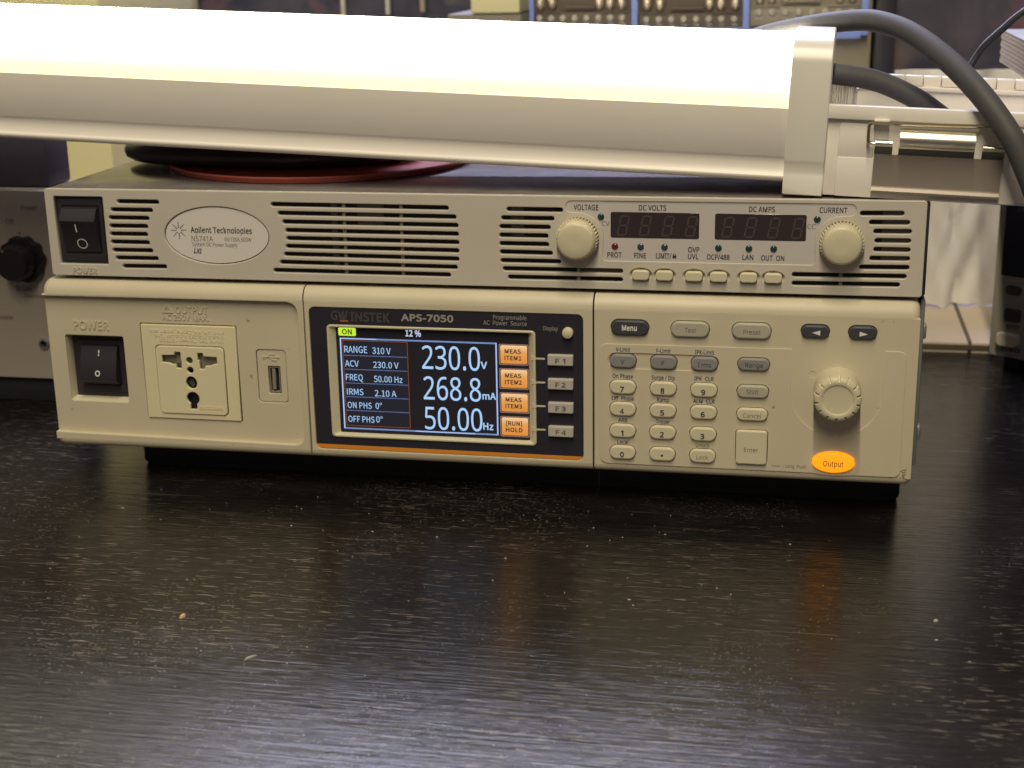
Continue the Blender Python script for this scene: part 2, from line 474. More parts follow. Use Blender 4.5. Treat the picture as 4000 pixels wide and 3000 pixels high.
# ================================================================== SLIM DC SUPPLY (upper unit)
psu = thing('dc_power_supply', (211, 200, -1), 'slim beige DC supply with vent slots and dark readouts, stacked on the AC source', 'power supply')
NF = XZ(0.0)
LS = [(38.2, 60.4, 37.7, 37.7), (34.5, 56.8, 33.6, 33.6), (33.1, 54.6, 29.6, 29.6), (33.0, 53.5, 25.5, 25.6), (32.9, 53.1, 21.5, 21.6), (33.0, 53.7, 17.5, 17.5), (33.4, 55.1, 13.4, 13.5), (34.8, 57.6, 9.5, 9.6), (38.1, 61.7, 5.4, 5.6)]
MS = [(117.6, 205.6, 37.5, 37.1), (120.8, 209.1, 33.3, 32.9), (122.9, 210.0, 29.1, 28.9), (124.1, 210.1, 25.0, 24.8), (124.4, 210.2, 21.1, 20.8), (123.9, 210.1, 17.2, 16.8), (122.7, 210.0, 13.3, 12.8), (120.4, 209.1, 9.3, 8.8), (116.8, 205.7, 5.2, 5.0)]
TS = [(233.2, 259.9, 37.0, 37.0), (230.6, 255.8, 32.9, 32.9), (229.6, 254.0, 28.8, 28.8), (229.5, 252.9, 24.7, 24.7), (229.5, 253.2, 20.7, 20.7), (229.6, 254.9, 16.7, 16.6), (229.8, 262.5, 12.6, 12.6), (230.9, 287.9, 8.7, 8.8), (233.3, 287.9, 4.7, 4.8)]
RS = [(393.9, 413.2, 37.7, 37.9), (398.0, 415.8, 33.7, 33.8), (400.1, 416.8, 29.7, 29.8), (400.8, 416.7, 25.5, 25.6), (400.5, 416.7, 21.5, 21.5), (399.0, 416.7, 17.4, 17.5), (390.9, 416.7, 13.2, 13.5), (365.0, 415.7, 9.1, 9.4), (365.1, 413.0, 5.1, 5.5)]
KV, KC = (266.8, 24.0), (386.6, 24.3)
def arc(c, r, a0, a1, n=8): return [(c[0] + r * math.cos(R(a0 + (a1 - a0) * k / n)), c[1] + r * math.sin(R(a0 + (a1 - a0) * k / n))) for k in range(n + 1)]
outline = []
outline += [(263.6, 41.4)] + arc((263.8, 38.75), 2.65, 95, 265, 8)
outline += arc(KV, 12.1, 88, 8, 10)
outline += [(278.6, 20)] + arc((280.2, 15.4), 1.7, 180, 270, 4)
outline += arc((373.2, 15.5), 1.7, 270, 360, 4) + [(374.9, 20)]
outline += arc(KC, 12.1, 172, 92, 10)
outline += arc((389.7, 39.1), 2.6, 270, 450, 8)
BT = [296.2, 307.2, 320.8, 332.0, 345.6, 356.7]
holes = [rrect(4.7, 5.9, 30.8, 39.9, .6, 2), ellipse(88.8, 21.7, 27.0, 14.3, 56), outline, ellipse(KV[0], KV[1], 9.6), ellipse(KC[0], KC[1], 9.6)]
holes += [slot(*s) for s in LS + MS + TS + RS if s not in (TS[6], RS[6])] + [slot(TS[6][0], 258.8, 12.6, 12.6), slot(394.6, 416.7, 13.25, 13.5)]
holes += [ellipse(x, 7.45, 5.2, 3.2, 28) for x in BT]
plate('front_panel', [rrect(0, 0, 422.8, 43.6, 1.4)] + holes, NF, 3.0, .38, 'beige', psu)
m = MB()                                                       # rounded dishes behind the six push buttons
for x in BT:
    m.loft([[(a, .35, b) for a, b in ellipse(x, 7.45, 5.25, 3.25, 28)], [(a, 1.5, b) for a, b in ellipse(x, 7.45, 4.3, 2.5, 28)], [(a, 2.9, b) for a, b in ellipse(x, 7.45, 4.1, 2.35, 28)]], False, True)
m.build('button_recess', 'beige', psu)
for x in BT:
    plate('push_button', [rrect(x - 4.0, 7.45 - 2.2, x + 4.0, 7.45 + 2.2, 1.8)], XZ(-2.2), 5.0, .5, 'cream_key', psu)
# case
m = MB(); m.box(.9, 424.3, 3.02, 432, .4, 42.6, .4); m.build('case', 'side_dark', psu)
m = MB(); m.box(1.6, 423.9, 3.3, 432, 42.65, 43.35, .15); m.build('top_cover', 'zinc_sheet', psu)
m = MB()
for xs in (50, 370):
    for ys in (40, 380): m.lathe(xs, 0, [(6, 0), (6, 1)], 12)
for xs in (50, 370):
    for ys in (40, 380): pass
# what shows through the slots
for xa, xb in ((31, 63), (114, 213), (227, 291), (363, 418.5)): plate('vent_cavity', [rrect(xa, 3, xb, 41, 1)], XZ(3.0), .5, .05, 'cavity', psu)
for (xa, z0, z1) in ((153.5, 3, 40.5), (181.8, 3, 40.5), (266.8, 3, 10.6), (386.9, 3, 11.2)):
    box('vent_rib', xa - .8, xa + .8, 1.8, 2.95, z0, z1, 'inner_beige', psu, .1)
for (xa, xb, za, zb) in ((147, 150, 5, 39), (160, 173, 26, 38.5), (235, 241, 24, 39), (267, 287, 7, 10.5), (404, 416, 16, 39.5)):
    box('inner_part', xa, xb, 2.5, 2.98, za, zb, 'inner_grey', psu)
# mains rocker
sw = plate('rocker_switch', [rrect(4.9, 6.1, 30.6, 39.7, .5, 2)], XZ(2.3), .65, .1, 'switch_black', psu)
plate('switch_frame', [rrect(6.3, 7.4, 29.2, 38.3, 1.0), rrect(8.0, 10.6, 27.7, 35.2, .5)], XZ(1.6), .8, .2, 'switch_black', sw)
prof = [(2.4, 34.4), (-.6, 33.9), (-4.2, 28.8), (-4.3, 28.2), (-3.3, 27.0), (1.3, 12.0), (2.4, 11.6)]
m = MB(); m.loft([[(x, y, z) for y, z in prof] for x in (8.6, 9.0, 26.8, 27.2)], True, True); rk = m.build('rocker', 'switch_black', sw)
def on_rocker(x, z, d):                                        # lies on the slanting face of the rocker
    t = (z - 27.0) / (12.0 - 27.0); return (x, -3.3 + t * 4.6 + d - .05, z)
m = MB(); m.plate([rrect(16.1, 22.3, 16.75, 26.6, .2, 2)], on_rocker, .06, .01); m.plate([ellipse(17.9, 16.3, 2.75, 2.65, 32), ellipse(17.9, 16.3, 2.3, 2.2, 32)], on_rocker, .06, .01)
m.build('switch_mark', 'ink_white', sw)
text('embossed_word', 'POWER', 11.4, 1.5, 24.5, 2.7, NF, 'beige', psu, .025, 0, .45)
# badge
bd = plate('badge', [ellipse(88.8, 21.7, 26.5, 13.8, 56)], XZ(.55), 1.2, .15, 'badge_silver', psu)
BF = XZ(.55)
text('lettering', 'Agilent Technologies', 75.4, 22.9, 107.0, 2.75, BF, 'ink', bd, .02)
text('lettering', 'N5741A', 75.6, 18.6, 86.7, 2.7, BF, 'ink_soft', bd, .004)
text('lettering', '6V/100A,600W', 92.7, 18.9, 106.5, 1.95, BF, 'ink_soft', bd, .004)
text('lettering', 'System DC Power Supply', 75.8, 16.2, 99.1, 1.85, BF, 'ink_soft', bd, .004)
text('lettering', 'LXI', 76.2, 12.7, 80.6, 2.2, BF, 'ink', bd, .03, .25)
m = MB()
for k in range(8):
    a = R(45 * k + 2)
    for r, s in ((1.55, .36), (2.5, .33), (3.3, .27), (4.0, .2)):
        m.plate([ellipse(69.3 + r * math.cos(a), 23.9 + r * math.sin(a), s, s, 10)], XZ(.5), .06, .01)
m.build('starburst_mark', 'ink', bd)
# label panel with readouts
plate('label_panel', [outline], XZ(.5), 1.2, .12, 'panel_lilac', psu)
PF = XZ(.5)
for s, x0, z0, x1, h in (('VOLTAGE', 264.8, 37.1, 276.3, 2.5), ('DC VOLTS', 295, 37.4, 307.6, 2.4), ('PROT', 280.5, 15.2, 287.2, 2.35), ('FINE', 293, 15.1, 298.5, 2.35), ('LIMIT/', 303.1, 15.2, 310.3, 2.35), ('OVP', 317.8, 18.4, 323, 2.35), ('UVL', 317.8, 15.2, 322.6, 2.35), ('OCP/488', 326.4, 15.2, 336.8, 2.35), ('LAN', 342.6, 15.4, 347.5, 2.3), ('OUT  ON', 351, 15.3, 361.4, 2.3), ('DC AMPS', 344.9, 37.5, 356.5, 2.4), ('CURRENT', 376.2, 37.6, 388.4, 2.4)):
    text('lettering', s, x0, z0, x1, h, PF, 'ink', psu, .018)
text('lettering', 'CV', 277.9, 29.9, 281.5, 2.1, PF, 'ink_grey', psu, 0); text('lettering', 'CC', 371.1, 30.2, 374.8, 2.1, PF, 'ink_grey', psu, 0)
m = MB(); m.plate([rrect(310.75, 15.3, 312.5, 16.7, .2, 2)], XZ(.44), .06, .01)
m.plate([arc((311.6, 16.7), .8, 0, 180, 8) + arc((311.6, 16.7), .5, 180, 0, 8)], XZ(.44), .06, .01); m.build('padlock_mark', 'ink', psu)
for (xa, xb) in ((282.0, 322.7), (329.8, 370.7)):
    dw = plate('display_window', [rrect(xa, 24.5, xb, 36.5, .9)], XZ(.38), .5, .08, 'window_smoke', psu)
    for k, dx in enumerate((2.7, 12.9, 23.3, 33.9)):
        m = MB(); ox = xa + dx
        def seg(pts, ox=ox):
            m.plate([[(ox + x + (z - 25.4) * .19, z) for x, z in pts]], XZ(.33), .05, .01)
        Wd, z0, z1, z2, t = 4.6, 25.5, 30.3, 35.1, .75
        for zz in (z0, z1 - t / 2, z2 - t): seg([(.55, zz), (Wd - .55, zz), (Wd - .9, zz + t), (.9, zz + t)])
        for xx in (0, Wd - t):
            for a, b in ((z0 + .4, z1 - .3), (z1 + .3, z2 - .4)): seg([(xx, a), (xx + t, a + .3), (xx + t, b - .3), (xx, b)])
        m.build('digit', 'segment_ghost', dw)
for x, z, mt, lb in ((277.5, 34.1, 'led_green', 'dark green indicator over CV'), (284, 20.4, 'led_red', 'dark red indicator over PROT'), (296, 20.4, 'led_dim', 'unlit indicator over FINE'), (307, 20.5, 'led_dim', 'unlit indicator over LIMIT'), (331.6, 20.6, 'led_green', 'dark green indicator over OCP'), (345.4, 20.6, 'led_green', 'dark green indicator over LAN'), (356.5, 20.7, 'led_green', 'dark green indicator over OUT ON'), (375.4, 34.5, 'led_green', 'dark green indicator over CC')):
    m = MB(); m.lathe(x, z, [(1.6, .5), (1.55, .3), (1.35, .0), (.9, -.22), (.3, -.3)], 20); m.build('indicator', mt, psu, lb)
# two ridged knobs
for (cx, cz), lb in ((KV, 'ridged voltage knob'), (KC, 'ridged current knob')):
    m = MB(); m.lathe(cx, cz, [(9.4, 2.9), (9.4, 1.2)], 40); well = m.build('knob_well', 'cavity', psu)
    def ridge(k, n, r, y): return 1.0 + (.045 if (k % 4) in (0, 1) else -.03) * (1 if -5.0 < y < 1 else 0)
    m = MB(); m.lathe(cx, cz, [(8.8, 2), (9.35, .9), (9.5, -.5), (9.5, -3.2), (9.3, -4.9)], 152, ridge)
    kb = m.build('knob', 'cream_knob', psu, lb, 28)
    m = MB(); m.lathe(cx, cz, [(9.1, -4.4), (9.0, -6.2), (8.75, -7.6), (8.2, -8.6), (7.4, -9.0), (3, -9.1), (.4, -9.1)], 64); m.build('knob_cap', 'cream_knob', kb)

# ================================================================== AC SOURCE (lower unit)
acs = thing('ac_power_source', (210, 200, -106), 'cream AC source with lit colour screen, keypad and glowing output button', 'power source')
F = -4.5; I = -1.5; AF = XZ(F); AI = XZ(I)
TOPZ, BOTZ = -8.9, -85.4
def roll(m, xa, xb, endl=False, endr=False):
    top = [(F + 3.0, TOPZ)] + [(F + 6.5 - 6.5 * math.cos(R(a)), TOPZ + 6.9 * math.sin(R(a))) for a in range(0, 91, 15)] + [(18, -1.95), (18, TOPZ)]
    bot = [(F + 3.0, BOTZ)] + [(F + 3.6 - 3.6 * math.cos(R(a)), BOTZ - 3.4 * math.sin(R(a))) for a in range(0, 91, 15)] + [(18, -88.8), (18, BOTZ)]
    for pr_, zc in ((top, TOPZ), (bot, BOTZ)):
        st = [(xa, 0.)] if not endl else [(xa, 3.2), (xa + .7, 1.5), (xa + 1.9, .45), (xa + 3.6, 0)]
        st += [(xb, 0.)] if not endr else [(xb - 3.6, 0), (xb - 1.9, .45), (xb - .7, 1.5), (xb, 3.2)]
        loops = []
        for x, ins in st:
            loops.append([(x, min(18, y + ins * (1 if y < 10 else 0)), zc + (z - zc) * (1 - ins / 6.9 * .75)) for y, z in pr_])
        m.loft(loops, True, True)
# left section: raised rims round a sunk panel
m = MB()
m.plate([polyr([(-5, TOPZ, 0), (-5, -9.7, 0), (129.3, -9.5, 6), (129.4, -82.9, 6), (-5, -81.6, 0), (-5, BOTZ, 0), (132.3, BOTZ, 0), (132.3, TOPZ, 0)])], AF, 4.2, .35)
roll(m, -5, 132.3, True, False)
m.build('left_bezel', 'cream', acs)
lh = [rrect(4.0, -65.3, 35.6, -30.4, 1.2), rrect(45.2, -72.9, 96.2, -23.0, .6, 2), rrect(105.5, -62, 121, -34.6, 2)]
plate('left_panel', [rrect(-5, -82.9, 129.6, -9.0, .2, 1)] + lh, AI, 2.4, .25, 'cream', acs)
text('embossed_word', 'POWER', 9.4, -27.2, 28.6, 4.3, AI, 'cream', acs, .014, 0, .4)
text('embossed_word', 'OUTPUT', 65.0, -17.3, 81.9, 3.3, AI, 'cream', acs, .014, 0, .4)
text('embossed_word', 'AC 250V MAX.', 57.8, -20.9, 82.2, 2.7, AI, 'cream', acs, .012, 0, .35)
m = MB(); m.plate([polyr([(57.8, -17.4, .3), (63.8, -17.4, .3), (60.8, -12.8, .3)], 2), polyr([(59.2, -16.5, .1), (62.4, -16.5, .1), (60.8, -14.1, .1)], 2)], XZ(I - .5), .55, .08)
m.plate([rrect(60.55, -15.9, 61.05, -14.6, .1, 1)], XZ(I - .45), .5, .05); m.plate([ellipse(60.8, -16.25, .26, .2, 8)], XZ(I - .45), .5, .05)
m.build('warning_triangle', 'cream', acs)
# mains switch in a deep well
m = MB(); lo_ = rrect(4.0, -65.3, 35.6, -30.4, 1.2)
m.loft([[(x, I + .3, z) for x, z in rrect(3.6, -65.7, 36.0, -30.0, 1.4)], [(x, I + 1.5, z) for x, z in rrect(4.3, -64.8, 35.4, -31.0, 1.0)], [(x, I + 7.5, z) for x, z in rrect(4.5, -64.2, 34.6, -32.0, .6)]])
well = m.build('switch_well', 'cream', acs)
sw = plate('rocker_switch', [rrect(4.3, -64.4, 34.8, -31.8, .5, 2)], XZ(I + 6.4), 1.5, .2, 'switch_black', acs)
plate('switch_frame', [rrect(7.2, -61.5, 32.4, -34.2, .8), rrect(9.6, -57.8, 30.0, -36.6, .5)], XZ(I + 5.6), 1.0, .25, 'switch_black', sw)
prof = [(6.2, -36.6), (4.4, -37.2), (2.9, -41.0), (1.5, -46.5), (.0, -53.4), (.1, -54.2), (3.6, -57.0), (6.2, -57.6)]
m = MB(); m.loft([[(x, I + y, z) for y, z in prof] for x in (10.0, 10.3, 29.3, 29.6)], True, True); m.build('rocker', 'switch_black', sw)
def on_r2(x, z, d):
    pts = [(4.4, -37.2), (2.9, -41.0), (1.5, -46.5), (.0, -53.4)]
    for (ya, za), (yb, zb) in zip(pts, pts[1:]):
        if z >= zb: break
    return (x, I + ya + (yb - ya) * (z - za) / (zb - za) + d - .06, z)
m = MB(); m.plate([rrect(19.55, -41.9, 20.15, -39.0, .15, 2)], on_r2, .06, .01); m.plate([ellipse(19.4, -50.6, 1.4, 1.5, 24), ellipse(19.4, -50.6, .85, .95, 24)], on_r2, .06, .01)
m.build('switch_mark', 'ink_white', sw)
# universal socket
h_l = [(56.1, -39.0), (62.9, -38.7), (63.0, -37.1), (66.2, -37.2), (66.1, -41.2), (66.5, -41.4), (66.1, -45.8), (63.4, -45.6), (63.2, -43.8), (61.4, -43.8), (59.2, -43.0), (56.0, -42.9)]
h_r = [(75.1, -37.3), (78.0, -37.3), (78.1, -38.9), (85.2, -39.2), (85.3, -42.9), (83.4, -42.9), (81.4, -43.9), (79.0, -44.0), (78.6, -45.7), (75.9, -45.8), (75.8, -41.4), (75.0, -41.2)]
pea = ellipse(70.8, -53.0, 2.95, 3.3, 22)
pea2 = [(72.9, -67.1), (72.9, -64.1)] + arc((71.0, -61.2), 3.4, -55, 235, 18) + [(69.2, -64.1), (69.2, -67.1)]
neck = [(70.4, -55.9), (72.2, -55.9), (71.9, -58.2), (70.5, -58.2)]
so = plate('wall_socket', [rrect(45.8, -72.4, 95.7, -23.5, .5, 2), rrect(52.6, -69.9, 89.3, -33.9, 2.3)], XZ(I - .7), 2.6, .35, 'socket_cream', acs)
plate('socket_face', [rrect(53.0, -69.5, 88.9, -34.3, 2.2), h_l, h_r, ellipse(70.6, -41.4, 1.75, 1.75, 20), ellipse(70.7, -46.4, 1.75, 1.75, 20), pea, pea2], XZ(I - 1.3), 2.0, .3, 'socket_cream', so)
plate('shutter', [rrect(54, -46.8, 87, -36.0, .5, 2)], XZ(I + 2.4), .6, .1, 'inner_beige', so)
plate('socket_cavity', [rrect(64, -68.6, 78, -48.5, .5, 2)], XZ(I + 3.0), .6, .1, 'cavity', so)
m = MB(); m.plate([[(67.2, -52.8), (70.2, -50.8), (71.6, -54.6), (70.2, -56.4)]], XZ(I + 1.6), .5, .05); m.plate([[(57.5, -43.0), (61.2, -44.2), (66, -43.6), (66, -45.5), (57, -45.8)]], XZ(I + 1.6), .5, .05)
m.build('contact', 'inner_grey', so)
SF = XZ(I - .7)
for s, x0, x1, z in (('And UK HK China Japan etc', 50.6, 90.0, -27.6), ('U.s.a.5.702.259 R.p.c 0411216', 53.0, 89.8, -29.8), ('World Pat. Taiwan 137928', 55.4, 89.8, -32.0)):
    text('embossed_word', s, x0, z, x1, 1.6, SF, 'socket_cream', so, .02, 0, .22, True)
text('embossed_word', 'wonpro', 74.3, -67.0, 86.9, 1.9, XZ(I - 1.3), 'socket_cream', so, .02, 0, .22, True)
# usb port
us = plate('usb_port', [rrect(105.8, -61.7, 120.7, -34.9, 1.9), rrect(111.2, -57.3, 117.5, -43.2, .6, 2)], XZ(I + .45), 1.6, .3, 'cream', acs)
plate('usb_cavity', [rrect(110.8, -57.6, 117.9, -42.9, .5, 2)], XZ(I + 3.4), .4, .05, 'cavity', us)
plate('usb_shell', [rrect(111.6, -56.9, 117.1, -43.6, .4, 2), rrect(112.1, -56.4, 116.6, -44.1, .3, 2)], XZ(I + .9), 2.4, .05, 'steel', us)
plate('usb_tongue', [rrect(112.9, -55.4, 114.6, -44.6, .2, 2)], XZ(I + 1.2), 2.0, .1, 'inner_beige', us)
m = MB(); UF = XZ(I + .1)
m.plate([ellipse(109.4, -38.5, .85, .85, 14)], UF, .4, .08); m.plate([rrect(109.6, -38.7, 116.6, -38.3, .1, 1)], UF, .4, .08); m.plate([[(116.5, -39.1), (117.9, -38.5), (116.5, -37.9)]], UF, .4, .08)
m.plate([[(111.6, -38.6), (112.9, -37.2), (114.4, -37.2), (114.4, -36.9), (112.7, -36.9), (111.2, -38.5)]], UF, .38, .05); m.plate([[(112.6, -38.4), (113.9, -39.9), (115.2, -39.9), (115.2, -40.2), (113.7, -40.2), (112.2, -38.5)]], UF, .38, .05)
m.plate([ellipse(114.6, -37.05, .5, .5, 10)], UF, .4, .05); m.plate([rrect(115.0, -40.5, 115.9, -39.6, .1, 1)], UF, .4, .05)
m.build('usb_mark', 'cream', us)
# middle section with screen
m = MB()
m.plate([rrect(133.0, BOTZ, 274.2, TOPZ, .2, 1), rrect(135.2, -84.0, 269.7, -11.4, 3.0)], AF, 4.2, .3); roll(m, 133.0, 274.2)
m.build('middle_bezel', 'cream', acs)
Fb = XZ(F + .35)
bz = plate('display_bezel', [polyr([(135.5, -81.5, 0), (269.4, -81.9, 0), (269.4, -11.7, 3.0), (135.5, -11.7, 3.0)]), rrect(144.6, -76.7, 246.2, -20.7, 1.5)], Fb, 1.6, .15, 'black_gloss', acs)
plate('orange_stripe', [polyr([(135.5, -81.55, 0), (135.9, -83.7, 2.0), (269.0, -83.7, 2.0), (269.4, -81.95, 0)], 4)], XZ(F + .35), 1.6, .12, 'orange_print', acs)
def lp(x0, z0, x1, z1, r, y): return [(x, y, z) for x, z in rrect(x0, z0, x1, z1, r)]
m = MB(); m.loft([lp(143.9, -77.3, 246.9, -20.0, 2.0, F + .6), lp(143.9, -77.3, 246.9, -20.0, 2.0, F - .1), lp(144.2, -77.0, 246.6, -20.3, 1.8, F - .35), lp(144.9, -76.4, 245.9, -20.9, 1.4, F - .35), lp(145.3, -76.1, 245.4, -21.2, 1.2, F - .1), lp(147.7, -75.5, 243.3, -21.7, .6, F + 2.3), lp(147.7, -75.5, 243.3, -21.7, .6, F + 3.2)])
m.build('screen_frame', 'cream_knob', acs, None, 25)
S = F + 2.3; SS = XZ(S)
scn = plate('screen', [rrect(147.0, -76.0, 244.0, -21.2, .5, 2)], SS, .8, .05, 'black_gloss', acs, 'lit colour screen showing 230.0 V, 268.8 mA and 50.00 Hz')
SU = XZ(S - .07)
def flat(name, loops, y, mat, parent, th=.06): return plate(name, loops, XZ(y), th, .008, mat, parent)
# status bar
flat('status_pill', [rrect(149.0, -26.0, 157.9, -21.9, .8)], S - .06, 'lcd_green', scn)
text('screen_text', 'ON', 150.9, -25.2, 155.9, 2.5, XZ(S - .07), 'ink', scn, .008)
text('screen_text', '12 %', 182.8, -25.2, 190.5, 3.0, SS, 'lcd_pale', scn, .012)
def ring(x0, z0, x1, z1, w): return [[(x0, z0), (x1, z0), (x1, z1), (x0, z1)], [(x0 + w, z0 + w), (x1 - w, z0 + w), (x1 - w, z1 - w), (x0 + w, z1 - w)]]
flat('screen_border', ring(149.5, -73.7, 227.7, -27.0, .75), S - .05, 'lcd_line', scn)
for (x0, z0, x1, z1) in ((149.6, -73.4, 150.1, -27.2), (227.15, -73.4, 227.6, -27.2), (150, -27.5, 168, -27.15), (186, -73.55, 216, -73.15)): flat('border_shine', [[(x0, z0), (x1, z0), (x1, z1), (x0, z1)]], S - .1, 'lcd_line_bright', scn)
flat('settings_box', ring(150.8, -72.0, 183.6, -28.2, .32), S - .05, 'lcd_rust', scn)
m = MB()
for k in range(6): m.plate([[(151.3, -35.75 - 7.05 * (k) - .0), (183.1, -35.75 - 7.05 * k), (183.1, -29.0 - 7.05 * k), (151.3, -29.0 - 7.05 * k)]], XZ(S - .03), .04, .008)
m.build('settings_rows', 'lcd_row', scn)
m = MB()
for k in range(5): m.plate([[(151.3, -35.95 - 7.05 * k), (183.1, -35.95 - 7.05 * k), (183.1, -35.75 - 7.05 * k), (151.3, -35.75 - 7.05 * k)]], XZ(S - .06), .05, .008)
m.build('settings_rules', 'lcd_line', scn)
for s, x0, z0, x1, h in (('RANGE', 151.6, -34.4, 163.2, 3.3), ('310 V', 165.8, -34.6, 175.0, 3.1), ('ACV', 151.6, -41.5, 158.6, 3.1), ('230.0 V', 165.9, -41.7, 178.7, 3.1), ('FREQ', 151.7, -48.5, 160.4, 3.1), ('50.00 Hz', 166.0, -48.9, 180.4, 3.1), ('IRMS', 151.9, -55.9, 160.3, 3.1), ('2.10 A', 166.1, -56.2, 177.0, 3.1), ('ON PHS', 151.9, -62.8, 164.2, 3.1), ('0°', 166.2, -62.7, 169.4, 3.1), ('OFF PHS', 151.9, -70.0, 165.3, 3.1), ('0°', 166.2, -69.7, 169.5, 3.1)):
    text('screen_text', s, x0, z0, x1, h, XZ(S - .04), 'lcd_text', scn, .004)
for s, x0, z0, x1, h in (('230.0', 190.6, -41.6, 219.3, 12.2), ('268.8', 190.8, -57.1, 219.4, 12.2), ('50.00', 191.0, -72.3, 219.8, 12.0)):
    text('reading', s, x0, z0 + .35, x1, h - .6, SS, 'lcd_text', scn, .0)
for s, x0, z0, x1, h in (('V', 219.6, -40.1, 222.8, 3.3), ('mA', 220.1, -55.5, 226.8, 3.3), ('Hz', 220.2, -71.0, 225.2, 3.4)):
    text('screen_text', s, x0, z0, x1, h, SS, 'lcd_text', scn, .008)
for k, (a, b_) in enumerate((('MEAS', 'ITEM1'), ('MEAS', 'ITEM2'), ('MEAS', 'ITEM3'), ('[RUN]', 'HOLD'))):
    zt = -28.05 - 12.05 * k
    flat('key_outline', [rrect(228.7, zt - 9.75, 243.1, zt + .55, .6, 2), rrect(229.05, zt - 9.4, 242.75, zt + .2, .5, 2)], S - .05, 'lcd_orange_edge', scn)
    flat('screen_key', [rrect(229.4, zt - 9.1, 242.4, zt - .05, .7, 3)], S - .06, 'lcd_key', scn)
    text('screen_text', a, 231.5, zt - 4.0, 239.4, 2.05, XZ(S - .08), 'ink', scn, .01)
    text('screen_text', b_, 231.4, zt - 7.3, 239.6, 2.05, XZ(S - .08), 'ink', scn, .01)
# bezel print
for s, x0, z0, x1, h, mt, bo in (('GW', 146.3, -17.6, 154.9, 4.2, 'ink_dim', .05), ('INSTEK', 156.2, -17.9, 175.9, 4.2, 'ink_dim', .05), ('APS-7050', 181.4, -17.0, 207.2, 3.2, 'ink_silver', .03), ('Programmable', 226.6, -15.0, 242.7, 2.1, 'ink_silver', -.004), ('AC  Power  Source', 221.8, -17.8, 242.8, 2.1, 'ink_silver', -.004), ('Display', 250.7, -19.6, 257.7, 2.0, 'ink_silver', -.004)):
    text('lettering', s, x0, z0, x1, h, Fb, mt, bz, bo)
flat('logo_bar', [rrect(150.8, -18.4, 154.9, -17.75, .1, 1)], F + .3, 'ink_orange', bz)
for k, z in enumerate((-33.6, -45.4, -57.2, -69.1)):
    m = MB(); m.plate([rrect(246.4, z - .42, 251.4, z + .42, .4, 3)], XZ(F + .15), .5, .08); m.plate([polyr([(244.6, z + 2.0, .4), (247.2, z + .6, .6), (247.2, z - .9, .6), (245.0, z - .8, .4)], 3)], XZ(F - .45), .5, .08)
    m.build('leader_line', 'cream_knob', acs)
    fb = plate('function_key', [rrect(252.9, z - 2.55, 265.1, z + 2.6, .5, 3)], XZ(F - 2.0), 3.6, .4, 'key_fn', acs, 'grey function key marked F %d' % (k + 1))
    text('legend', 'F %d' % (k + 1), 256.6, z - 1.3, 261.6, 2.2, XZ(F - 2.0), 'ink_soft', fb, .03)
m = MB(); m.lathe(262.5, -20.3, [(2.65, F + 1), (2.65, F - 1.2), (2.4, F - 1.8), (1.5, F - 2.2), (.3, F - 2.3)], 28); m.build('display_key', 'cream_key', acs, 'round white key beside the word Display')
# right section
KEYS = []
def pill(name, x0, z0, x1, z1, mat, s, tmat, tx0, tx1, tz, th, lab, r=None, prot=1.7, bold=.006):
    KEYS.append((name, x0, z0, x1, z1, mat, s, tmat, tx0, tx1, tz, th, lab, r, prot, bold))
pill('menu_key', 283.0, -20.3, 300.6, -13.2, 'key_dark', 'Menu', 'ink_white', 288.2, 295.2, -17.9, 2.4, 'charcoal key marked Menu', bold=.03)
pill('soft_key', 310.9, -20.3, 328.6, -13.0, 'key_grey', 'Test', 'ink_soft', 317.4, 322.6, -18.0, 2.2, 'grey key marked Test')
pill('soft_key', 339.0, -20.2, 356.7, -12.9, 'key_grey', 'Preset', 'ink_soft', 344.2, 352.0, -18.0, 2.2, 'grey key marked Preset')
pill('arrow_key', 370.2, -18.9, 382.8, -12.9, 'key_dark', '<', 'ink_white', 0, 0, 0, 0, 'charcoal key with left arrow')
pill('arrow_key', 391.3, -18.9, 403.8, -12.8, 'key_dark', '>', 'ink_white', 0, 0, 0, 0, 'charcoal key with right arrow')
for i, (s, a, b_) in enumerate((('V', 287.8, 289.4), ('F', 306.9, 308.2), ('I rms', 323.8, 329.8))):
    x0 = 282.5 + 19.0 * i; pill('unit_key', x0, -36.1, x0 + 12.4, -29.6, 'key_slate', s, 'ink', a, b_, -34.2, 2.1, 'slate key marked ' + s)
for i, row in enumerate(('789', '456', '123')):
    for j, s in enumerate(row):
        x0 = 282.5 + 19.0 * j; z1 = -42.3 - 10.83 * i
        pill('number_key', x0, z1 - 6.6, x0 + 12.4, z1, 'cream_key', s, 'ink', x0 + 5.0 + (.4 if s == '1' else 0), x0 + 6.9 - (.2 if s == '1' else 0), z1 - 5.4, 2.4, 'cream key marked ' + s, bold=.03)
pill('number_key', 282.6, -81.4, 294.9, -74.8, 'cream_key', '0', 'ink', 287.6, 289.5, -80.2, 2.4, 'cream key marked 0', bold=.03)
pill('number_key', 301.5, -81.4, 313.8, -74.8, 'cream_key', '.', 'ink', 307.0, 308.2, -79.1, 8.0, 'cream key marked with a dot', bold=.0)
pill('number_key', 320.5, -81.4, 332.8, -74.8, 'cream_key', 'Lock', 'ink_soft', 323.8, 329.4, -79.6, 2.0, 'cream key marked Lock')
pill('range_key', 342.0, -35.3, 356.5, -29.4, 'key_slate', 'Range', 'ink', 345.5, 353.6, -33.6, 2.1, 'slate key marked Range')
pill('shift_key', 342.0, -48.4, 356.5, -42.4, 'key_grey', 'Shift', 'ink_soft', 346.4, 352.0, -46.6, 2.1, 'grey key marked Shift')
